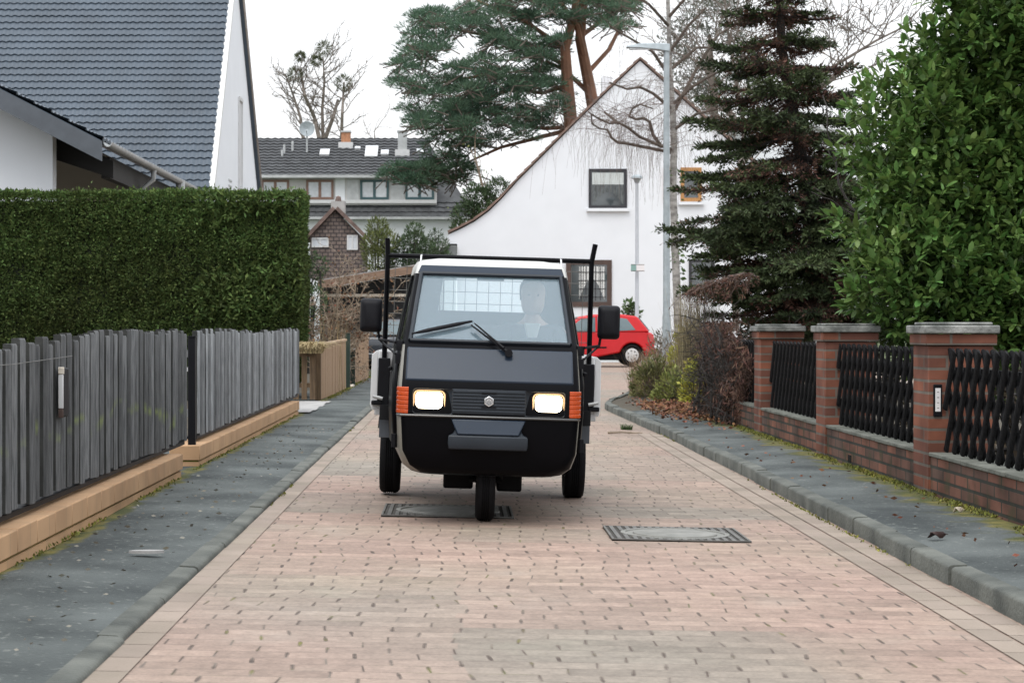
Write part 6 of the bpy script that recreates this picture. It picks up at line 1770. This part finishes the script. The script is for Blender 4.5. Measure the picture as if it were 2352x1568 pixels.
# ivy leaves up the birch and small tufts
n = 420; zz = RNG.uniform(2.2,5.2,n); an = RNG.uniform(0,6.28,n)
xs = np.array([np.interp(v, [1,3,6], [bb_[0]+.05,bb_[0],bb_[0]-.02]) for v in zz])
Pn = np.column_stack([xs+.17*np.cos(an), bb_[1]+.17*np.sin(an), zz]); k_ = lump(Pn, 2.5, 8) > .1
at(cards('ivy', Pn[k_], np.column_stack([np.cos(an),np.sin(an),-.4*np.ones(n)])[k_], .11, .08, M['green_leaf']), bir, bb_)

# bare tree at the upper edge behind the spruce
random.seed(44)
prm = dict(seg=6, wob=[.05,.10,.14,.2], up=[.02,.04,.03,.0], taper=.45, rmin=.009, n=[6,5,4,3], lev=3, kids=[6,5,4], t0=.35, ang=.55, ratio=.55, rr=.42)
base_ = (PX(1690,46), D(46), 0)
bt2 = thing('bare_tree', 'leafless grey tree with long limbs reaching out past the spruce', 'tree', base_)
mb = MB(); tips = []
for pts in ([(1690,760),(1695,420),(1710,300),(1690,180),(1670,60),(1660,-60)], [(1700,380),(1760,300),(1830,230),(1920,150),(2010,95),(2080,60)], [(1830,232),(1900,190),(1960,140)], [(1710,300),(1650,230),(1620,150),(1640,90)]):
    q = [P(x,y,46+random.uniform(-.3,.3)) for x,y in pts]; mb.tube(q, [.10,.08,.06,.045,.032,.02][:len(q)], 7, cap=False)
    for a, c in zip(q[1:], q[2:]):
        for k in range(5): grow(mb, a.lerp(c, random.random()), (random.gauss(0,.7), random.gauss(0,.5), random.uniform(.1,.9)), random.uniform(.9,1.9), .02, 1, prm, tips)
at(mb.build('trunk', M['grey_bark'], smooth=True, fix=False), bt2, base_)
# hazy far pine crown to the right of the birch
random.seed(3)
base_ = (PX(1640,92), D(92), 0); fp_ = thing('pine_tree', 'hazy grey green pine seen through the birch twigs', 'tree', base_)
at(MB().tube([P(1640,750,92), P(1640,250,92), P(1630,80,92)], [.3,.22,.1], 7).build('trunk', M['bark'], smooth=True), fp_, base_)
gP, gD = [], []
for k in range(150):
    a = random.uniform(0,6.28); r_ = random.random()**.5
    x, y = 1635+105*r_*math.cos(a), 130+150*r_*math.sin(a)
    if random.random() < .25: continue
    m = 60; d0 = rnd_dirs(m); gP.append(np.array(P(x,y,92+random.uniform(-2,2))) + d0*(.65*RNG.random(m)**.5)[:,None]*np.array([1.2,1,.6])); gD.append(d0+np.array([0,0,.3]))
at(cards('crown', np.vstack(gP), np.vstack(gD), .32, .06, M['olive_leaf'] if False else mat('grey_pine', (.075,.085,.065), .9, scale=.5, col2=(.11,.115,.09), island=.3)), fp_, base_)

# ---- leafy and conifer shrubs in the middle distance
def blob_shrub(name, label, lobes, Yo, m, ln, wd, dens, cat='shrub', wood='dark_bark', up=.4, flat=1.0):
    cx_ = np.mean([l[0] for l in lobes]); o = thing(name, label, cat, (PX(cx_,Yo), D(Yo), 0)); oo = (PX(cx_,Yo), D(Yo), 0)
    tk = MB(); gP, gD = [], []
    for x, y, r_px, in lobes:
        c = np.array(P(x,y,Yo+random.uniform(-.4,.4))); r_ = r_px*Yo/3920
        k = int(dens*r_*r_); d0 = rnd_dirs(k); rr = r_*(.55+.45*RNG.random(k)**.6)*(1+.22*lump(d0*r_, 4/max(r_,.2), int(x)))
        gP.append(c + d0*rr[:,None]*np.array([1,.9,flat])); gD.append(d0*.8 + RNG.normal(0,.4,d0.shape) + np.array([0,0,up]))
        tk.tube([(c[0]+random.uniform(-.1,.1), c[1], 0), tuple(c - np.array([0,0,r_*.3]))], [.05,.025], 5)
        for j in range(5):
            tk.tube([tuple(c-np.array([0,0,r_*.4])), tuple(c+np.array(rnd_dirs(1)[0])*r_*.75)], [.02,.006], 4, cap=False)
    at(tk.build('trunk', M[wood], fix=False), o, oo)
    at(cards('foliage', np.vstack(gP), np.vstack(gD), ln, wd, m), o, oo)
    return o
random.seed(61)
blob_shrub('conifer_shrub', 'dark green conifer bush under the pine beside the sweeping gable', [(1075,500,38),(1110,470,40),(1145,445,34),(1090,455,30),(1060,530,25),(1130,500,30)], 66, M['conifer'], .15, .035, 3600)
blob_shrub('conifer_shrub', 'yellowish green conifer in front of the small tile-hung house', [(868,525,24),(862,560,32),(885,560,32),(872,600,38)], 58, M['olive_leaf'], .13, .030, 4200, up=.9)
blob_shrub('conifer_shrub', 'row end conifer with a pointed top below the terraced house windows', [(952,532,20),(950,560,30),(925,575,30),(975,575,28),(915,610,34),(960,610,36)], 58, M['conifer'], .12, .030, 4200, up=.7)
blob_shrub('conifer_shrub', 'low dark bush next to the glazed porch of the white house', [(1000,545,16),(1010,570,22),(990,590,24),(1020,600,22)], 60, M['conifer'], .12, .030, 4000)
blob_shrub('shrub', 'small leafy bush showing just above the red hatchback roof', [(1445,700,10),(1452,712,13),(1440,722,13),(1462,720,10),(1450,745,18)], 60, M['green_leaf'], .16, .08, 1800)
blob_shrub('shrub', 'dull grey green bush between the red hatchback and the tall street lamp', [(1512,800,26),(1530,775,24),(1500,830,26),(1552,800,30),(1575,770,26)], 48, mat('dull_leaf', (.075,.07,.05), .9, scale=3, col2=(.13,.115,.085), island=.4), .10, .03, 2200)
blob_shrub('shrub', 'dark understorey bush at the foot of the spruce trunk', [(1700,760,42),(1760,775,40),(1830,765,40),(1900,775,45),(1980,770,42),(1650,775,28)], 30, mat('under_leaf', (.030,.026,.016), .9, scale=3, col2=(.075,.055,.032), island=.5), .09, .035, 2400)
dk_ = mat('brownish_leaf', (.022,.022,.012), .9, scale=3, col2=(.070,.050,.030), island=.5)  # near-black to brown leaves for the shrubs behind the lattice
blob_shrub('shrub', 'low dark brownish shrub seen through the lattice farthest along the wall', [(1790,860,36),(1830,900,40),(1860,840,34),(1880,900,36)], 19.6, dk_, .07, .03, 2600)
blob_shrub('shrub', 'low dark brownish shrub seen through the lattice between the two nearer pillars', [(1990,880,52),(2050,930,56),(2110,880,54),(2160,940,56),(2050,850,46)], 15.9, dk_, .07, .03, 2600)
blob_shrub('shrub', 'low dark brownish shrub seen through the lattice that runs out of frame', [(2250,930,70),(2330,1000,76),(2400,930,76),(2320,880,66),(2470,1000,80)], 12.2, dk_, .07, .03, 2600)
blob_shrub('shrub', 'dark evergreen bush between the hedge end and the dark carport', [(716,640,26),(722,690,30),(714,740,30),(735,610,20),(712,590,18)], 44, M['conifer'], .10, .028, 4200)
st_ = thing('boulder', 'pale sandy boulder among the dark boughs behind the pillars', 'boulder', P(1832,690,31))
b = MB(); rows = []
for i in range(1, 8):
    t = math.pi*i/8; rows.append([(.34*math.sin(t)*math.cos(a)*(1+.12*math.sin(3*a+i)), .26*math.sin(t)*math.sin(a), .20*math.cos(t)*(1+.1*math.cos(2*a))) for a in [2*math.pi*k/12 for k in range(12)]])
b.loft(rows); b.build('stone', M['stone_pale'], st_, smooth=True)
MB().box(-.30,.30,-.22,.22,-1.25,-.17).build('plinth', M['dark_wood'], st_, bevel=.05)

# ---- twiggy winter shrub behind the tan fence
random.seed(71)
Uy = 33.0; base_ = (PX(748,Uy), D(Uy), 0)
us = thing('bare_shrub', 'spreading leafless twiggy shrub above the tan fence panels', 'shrub', base_)
mb = MB(); tips = []
prm = dict(seg=6, wob=[.10,.20,.26,.3], up=[.03,-.01,-.04,-.03], taper=.5, rmin=.0042, n=[5,4,3,3], lev=3, kids=[7,6,4], t0=.22, ang=.75, ratio=.56, rr=.5)
for k in range(8):
    x = 735+random.uniform(-22,34); dx = random.uniform(-.45,1.25)
    grow(mb, (PX(x,Uy), D(Uy)+random.uniform(-.3,.4), 0), (dx*.62, random.uniform(-.35,.35), 1.15), random.uniform(1.2,1.75), .022, 0, prm, tips)
at(mb.build('stem', M['twig_tan'], smooth=True, fix=False), us, base_)
tp_ = np.array([t[0] for t in tips]); tp_ = tp_[RNG.random(len(tp_)) < .5]
at(cards('bud', tp_, rnd_dirs(len(tp_)), .055, .03, M['dead_leaf']), us, base_)

def blades(Pn, L, spread, droop, wd):
    """arching grass blades in three quads"""
    N = len(Pn); a = RNG.uniform(0,6.28,N); out = np.column_stack([np.cos(a),np.sin(a),np.zeros(N)])
    Lr = L*(.55+.6*RNG.random(N)); sp = spread*RNG.random(N)
    side = np.column_stack([-np.sin(a),np.cos(a),np.zeros(N)])*wd
    V = np.empty((N,8,3), np.float32)
    for k, t in enumerate((0,.4,.75,1)):
        c = Pn + out*(sp*Lr*t**1.5)[:,None] + np.array([0,0,1.0])*(Lr*(t - droop*t**2.4))[:,None]; w__ = (1-.85*t)
        V[:,2*k] = c - side*w__; V[:,2*k+1] = c + side*w__
    b = (np.arange(N)*8)[:,None]
    Fc = np.concatenate([b+np.array([[2*k,2*k+1,2*k+3,2*k+2]]) for k in range(3)])
    return V.reshape(-1,3), Fc
def tuft(name, label, c, rad, n, L, spread, droop, wd, m, cat='plant'):
    o = thing(name, label, cat, c); a = RNG.uniform(0,6.28,n); r_ = rad*RNG.random(n)**.6
    Pn = np.column_stack([c[0]+r_*np.cos(a), c[1]+r_*np.sin(a), np.full(n, c[2])])
    V, Fc = blades(Pn, L, spread, droop, wd); at(mesh_np('blades', V, Fc, m), o, c); return o
tuft('grass_clump', 'bleached straw grass drooping over the brown slatted fence', (PX(714,26.6), D(26.5), .80), .20, 640, .44, 1.5, .75, .007, M['straw'])
tuft('grass_clump', 'upright pale dry stems behind the longer tan fence panel', (PX(752,29.5), D(30.0), .0), .30, 45, 1.6, .3, .08, .005, M['straw'])

# ---- planted corner round the street lamp
def corner_plant(name, label, x, y, Yo, kind):
    c = (PX(x,Yo), D(Yo), .05); o = thing(name, label, 'plant', c); return o, c
random.seed(81)
tuft('grass_clump', 'pale reddish dry grass at the road side of the planted corner', (PX(1492,29), D(29), .05), .36, 520, .85, .5, .15, .005, mat('rusty_grass', (.20,.13,.085), .9, scale=4, col2=(.33,.24,.15), island=.35))
tuft('grass_clump', 'tall tan dry grass between the street lamp and the dead shrub', (PX(1598,28.5), D(28.5), .05), .34, 800, 1.85, .26, .08, .006, mat('tan_grass', (.21,.17,.10), .9, scale=4, col2=(.36,.31,.19), island=.35))
def leaf_mound(name, label, x, Yo, w_, h_, n, m, ln, wd):
    c = (PX(x,Yo), D(Yo), .05); o = thing(name, label, 'plant', c)
    a = RNG.uniform(0,6.28,n); el = np.arcsin(RNG.random(n)); rr = (.6+.4*RNG.random(n))
    d0 = np.column_stack([np.cos(a)*np.cos(el), np.sin(a)*np.cos(el), np.sin(el)])
    Pn = np.array(c) + d0*rr[:,None]*np.array([w_, w_*.9, h_])*(1+.25*lump(d0, 3, int(x)))[:,None]
    st = MB()
    for k in range(0, n, 9): st.tube([(c[0]+random.uniform(-.06,.06), c[1]+random.uniform(-.06,.06), c[2]-.02), tuple(Pn[k])], [.006,.003], 3, cap=False)
    at(st.build('stem', M['twig_brown'], fix=False), o, c)
    at(cards('foliage', Pn, d0 + RNG.normal(0,.5,d0.shape) + np.array([0,0,.4]), ln, wd, m), o, c); return o
leaf_mound('shrub', 'low bushy green plant at the foot of the street lamp towards the road', 1502, 28, .40, .72, 1700, mat('mixed_green', (.085,.10,.035), .8, scale=3, col2=(.22,.20,.075), island=.4, trans=.15), .085, .026)
leaf_mound('shrub', 'dense green plant right in front of the street lamp foot', 1552, 26.6, .34, .46, 1400, mat('fresh_green', (.11,.14,.035), .8, scale=3, col2=(.26,.27,.08), island=.4, trans=.15), .07, .030)
leaf_mound('shrub', 'yellow-leaved plant next to the street lamp pole', 1586, 30.0, .44, 1.10, 2200, M['yellow_leaf'], .075, .042)
leaf_mound('shrub', 'small yellow green plant pressed against the dead shrub', 1604, 25.6, .27, .68, 1200, M['yellow_leaf'], .07, .045)
leaf_mound('shrub', 'dead grey-brown twiggy plant behind the street lamp', 1540, 33, .55, 1.05, 1100, mat('dull_twig', (.11,.085,.06), .9, col2=(.19,.15,.10), island=.4), .14, .012)
# dead brown conifer draped over the wall end
dsb = (3.22, D(21.0), .05); dsh = thing('dead_shrub', 'dead dark brown shrub collapsed over the end of the lattice fence', 'shrub', dsb)
mb = MB(); tips = []
prm = dict(seg=5, wob=[.12,.2,.3], up=[.02,-.06,-.12], taper=.5, rmin=.003, n=[5,4,3], lev=2, kids=[9,7], t0=.15, ang=.8, ratio=.5, rr=.45)
for k in range(20): grow(mb, (dsb[0]+random.uniform(-.22,.2), dsb[1]+random.uniform(-1.3,1.2), 0), (random.uniform(-.12,.2), random.uniform(-.3,.2), 1), random.uniform(.65,1.15), .018, 0, prm, tips)
at(mb.build('stem', M['dark_bark'], fix=False), dsh, dsb)
n = 17000; u = RNG.random(n); yy = RNG.uniform(-1.9,1.5,n); Pn = np.column_stack([dsb[0] + .03 + RNG.normal(0,.10,n), dsb[1]+yy, .06+(1.22-.25*np.clip(-yy-.3,0,2))*u]); Pn[:,0] += -.05*np.sin(u*9+yy*2)+.06*(1-u)
k_ = (np.abs(Pn[:,0]-dsb[0]) < .42) & (lump(Pn, 3, 12) > -.30 + .25*np.clip(-yy-.2,0,2))
at(cards('foliage', Pn[k_], np.column_stack([RNG.normal(0,.4,n),RNG.normal(-.2,.4,n),-np.abs(RNG.normal(.5,.4,n))])[k_], .085, .013, mat('dead_brown', (.042,.021,.014), .95, scale=3, col2=(.105,.054,.036), island=.5)), dsh, dsb)
# brown bough of the spruce hanging over it
dbb = (PX(1640,25.5), D(25.5), PZ(660,25.5)); n = 2600
bough = thing('dead_bough', 'dead brown hanging bough over the tan grass near the lamp', 'branch', dbb)
mb = MB(); mb.tube([(dbb[0]+.62,dbb[1]+.3,dbb[2]+.20),(dbb[0]+.45,dbb[1]+.1,dbb[2]+.22),(dbb[0]+.2,dbb[1],dbb[2]+.16),(dbb[0]-.12,dbb[1]-.05,dbb[2]+.01),(dbb[0]-.40,dbb[1]-.05,dbb[2]-.10)], [.012,.010,.009,.007,.003], 5)
gP, gD = [], []
for k in range(95):
    t = random.random(); p = Vector((dbb[0]+.55-.92*t, dbb[1], dbb[2]+.22-.30*t**1.4)); Lk = random.uniform(.06,.34)*(1.15-.8*abs(t-.35))
    e = p+Vector((random.gauss(-.10,.14), random.gauss(0,.12), -Lk)); md_ = p.lerp(e,.5)+Vector((random.gauss(0,.05),0,.04)); mb.tube([p, md_, e], [.006,.004,.002], 3, cap=False)
    for j in range(int(60*Lk)+8):
        s_ = random.random(); b0 = p.lerp(md_, s_*2) if s_ < .5 else md_.lerp(e, s_*2-1); gP.append([[b0.x+random.gauss(0,.02), b0.y+random.gauss(0,.03), b0.z]]); gD.append([[random.gauss(-.2,.5), random.gauss(0,.5), random.gauss(-.4,.4)]])
at(mb.build('stem', M['twig_brown'], fix=False), bough, dbb)
at(cards('foliage', np.vstack(gP), np.vstack(gD), .06, .014, M['dead_needle']), bough, dbb)

# ---- loose stuff on the ground
n = 2600
u = RNG.random(n); Pn = np.column_stack([2.62+u*1.0+RNG.normal(0,.16,n), D(22.4)+RNG.normal(0,1,n)*1.6+ (1-u)*1.2, np.full(n,.075)+RNG.random(n)*.03])
Pn = Pn[(Pn[:,0] > 2.50) & ((Pn[:,0] < 3.19) | (Pn[:,1] > D(22.4)))]
tag(cards('leaf_litter', Pn, np.column_stack([RNG.normal(0,1,len(Pn)),RNG.normal(0,1,len(Pn)),RNG.normal(.1,.25,len(Pn))]), .055, .030, M['dead_leaf']), 'rust brown fallen leaves at the foot of the dead shrub', 'leaf litter', kind='stuff')
def moss_strip(name, x, y0, y1, n, spread, z, m, sd):
    Pn = np.column_stack([x + sd*np.abs(RNG.normal(0,spread,n)), RNG.uniform(y0,y1,n), np.full(n,z)])
    k_ = lump(Pn*np.array([1,1,0]), 1.4, int(abs(x)*10)) > -.25; Pn = Pn[k_]
    return cards(name, Pn, np.column_stack([RNG.normal(0,.5,len(Pn)),RNG.normal(0,.5,len(Pn)),np.abs(RNG.normal(.7,.3,len(Pn)))]), .022, .012, m)
tag(moss_strip('moss', WX-.003, D(4.6), D(22), 7000, .045, .062, M['moss'], -1), 'yellow green moss along the foot of the clinker wall', 'moss', kind='stuff')
tag(moss_strip('moss', -2.118, D(5), D(22), 1100, .016, .066, M['moss'], 1), 'moss along the foot of the tan block wall', 'moss', kind='stuff')
tag(moss_strip('moss', -2.13, D(26), D(40), 2600, .06, .068, M['moss'], 1), 'yellow moss below the tan fence panels', 'moss', kind='stuff')
n = 1500
for x, sd, y1 in ((LK+.002, 1, D(20)), (RK-.003, -1, D(24))):
    Pn = np.column_stack([x + sd*np.abs(RNG.normal(0,.012,n)), RNG.uniform(D(4),y1,n), np.full(n, roadz(x)+.003)]); Pn = Pn[lump(Pn*np.array([1,1,0]), 1.8, 17) > .05]
    tag(cards('moss', Pn, np.column_stack([RNG.normal(0,.5,len(Pn)),RNG.normal(0,.8,len(Pn)),np.abs(RNG.normal(.6,.3,len(Pn)))]), .020, .010, M['moss']), 'moss in the joint along the kerb', 'moss', kind='stuff')
# lawn patch past the tan fence
n = 6000; Pn = np.column_stack([RNG.uniform(-2.2,-1.25,n), RNG.uniform(D(39),D(47),n), np.full(n,.05)])
V, Fc = blades(Pn, .16, .6, .2, .006); tag(mesh_np('grass', V, Fc, M['green_leaf']), 'rough grass past the end of the tan fence', 'grass', kind='stuff')
# single small things
def leaf_thing(name, label, c, s, m, cat):
    o = thing(name, label, cat, c); b = MB(); ring_ = []
    for k in range(12):
        a = 2*math.pi*k/12; r_ = s*(1+.25*math.sin(3*a+1)); ring_.append(Vector((r_*math.cos(a), r_*.6*math.sin(a), .012+.018*math.sin(2*a))))
    b.v += [tuple(v) for v in ring_] + [(0,0,.03)]
    for k in range(12): b.f.append((k,(k+1)%12,12))
    q = b.build('blade', m, o, smooth=True); sd = q.modifiers.new('t','SOLIDIFY'); sd.thickness = .004
    MB().tube([(s*.9,0,.02),(s*1.5,.01,.012)], [.003,.002], 4).build('stalk', m, o); return o
leaf_thing('fallen_leaf', 'curled dark brown dead leaf lying alone on the asphalt by the clinker wall', (PX(2150,1.14*3920/483), D(1.14*3920/483), .066), .045, mat('wet_leaf', (.035,.015,.012), .7), 'leaf')
leaf_thing('fallen_leaf', 'pale dry leaf on the asphalt close to the mossy clinker wall', (PX(2200,1.14*3920/425), D(1.14*3920/425), .066), .03, M['stone_pale'], 'leaf')
sl_ = thing('stone_chip', 'flat whitish stone chip on the dark asphalt pavement beside the tan wall', 'stone', (PX(338,1.14*3920/521), D(1.14*3920/521), .068))
b = MB(); b.loft([[(.085*math.cos(a)*(1+.2*math.sin(2*a)), .03*math.sin(a), z_) for a in [2*math.pi*k/9 for k in range(9)]] for z_ in (0,.008,.014)]); b.build('chip', M['concrete'], sl_, smooth=True)
stk = thing('stick', 'broken whitish stick lying on the paving near the kerb bend', 'stick', (PX(1432,1.24*3920/247), D(1.24*3920/247), roadz(2.1)+.01))
MB().tube([(-.18,0,.012),(-.02,.02,.018),(.10,.0,.010),(.22,-.02,.012)], [.014,.012,.010,.005], 6).build('wood', M['twig_tan'], stk, smooth=True)
MB().tube([(.02,.01,.012),(.10,.08,.02)], [.006,.003], 4).build('side_twig', M['twig_tan'], stk)
wd_ = tuft('weed', 'small green weed tuft on the paving beside the whitish stick', (PX(1442,1.24*3920/238), D(1.24*3920/236), roadz(2.1)), .07, 130, .10, .9, .3, .005, M['green_leaf'])
random.seed(4)
for k, (x, y) in enumerate(((1560,1000),(1610,985),(1480,985))):
    c = (PX(x,1.2*3920/(y-752)), D(1.2*3920/(y-752)), .075)
# pale flecks of lichen and small leaves strewn over the asphalt
n = 260
Pn = np.column_stack([RNG.uniform(-2.1,LK-.16,n), RNG.uniform(D(5.5),D(20),n), np.full(n,.076)])
tag(cards('leaf_scraps', Pn, np.column_stack([RNG.normal(0,1,n),RNG.normal(0,1,n),RNG.normal(0,.08,n)]), .032, .014, mat('scrap', (.12,.10,.07), .9, scale=5, col2=(.27,.26,.22), island=.4)), 'small pale leaf scraps scattered over the asphalt pavement', 'leaf litter', kind='stuff')
n = 90
Pn = np.column_stack([RNG.uniform(RK+.16,3.15,n), RNG.uniform(D(7),D(20),n), np.full(n,.074)])
tag(cards('leaf_scraps', Pn, np.column_stack([RNG.normal(0,1,n),RNG.normal(0,1,n),RNG.normal(0,.08,n)]), .040, .018, M['dead_leaf']), 'small brown leaf scraps scattered along the mossy pavement', 'leaf litter', kind='stuff')
# ivy on the garden side of the lattice fence
n = 2600
Pn = np.column_stack([RNG.uniform(3.7,4.6,n), RNG.uniform(D(7),D(22),n), .03+.30*RNG.random(n)**2]); k_ = lump(Pn*np.array([1,1,0]), 1.2, 77) > -.1
tag(cards('undergrowth', Pn[k_], rnd_dirs(k_.sum())+np.array([-.3,-.2,.5]), .10, .055, mat('undergrowth', (.03,.035,.02), .8, scale=2, col2=(.10,.07,.045), island=.5)), 'dead leaves and ivy on the soil behind the lattice fence', 'ground cover', kind='stuff')

# ---- what repeats is one group
GROUPS = {'street_lamp': 'street lamps', 'parked_car': 'parked cars', 'picket_fence': 'grey picket fences along the pavement', 'lattice_fence': 'lattice fence panels on the clinker wall',
          'garden_wall': 'low tan garden walls', 'board_fence': 'tan boarded fence panels', 'gate_post': 'steel gate posts', 'house': 'houses', 'shrub': 'garden shrubs', 'conifer_shrub': 'small conifers',
          'bare_tree': 'leafless trees', 'pine_tree': 'pines', 'grass_clump': 'dry grass clumps', 'manhole_cover': 'square manhole covers', 'sign': 'sign plates on the slim lamp post', 'fallen_leaf': 'single fallen leaves', 'carport': 'carports'}
for o in list(SC.objects):
    if o.parent is None and 'category' in o:
        k = o.name.split('.')[0]
        if k in GROUPS: o['group'] = GROUPS[k]
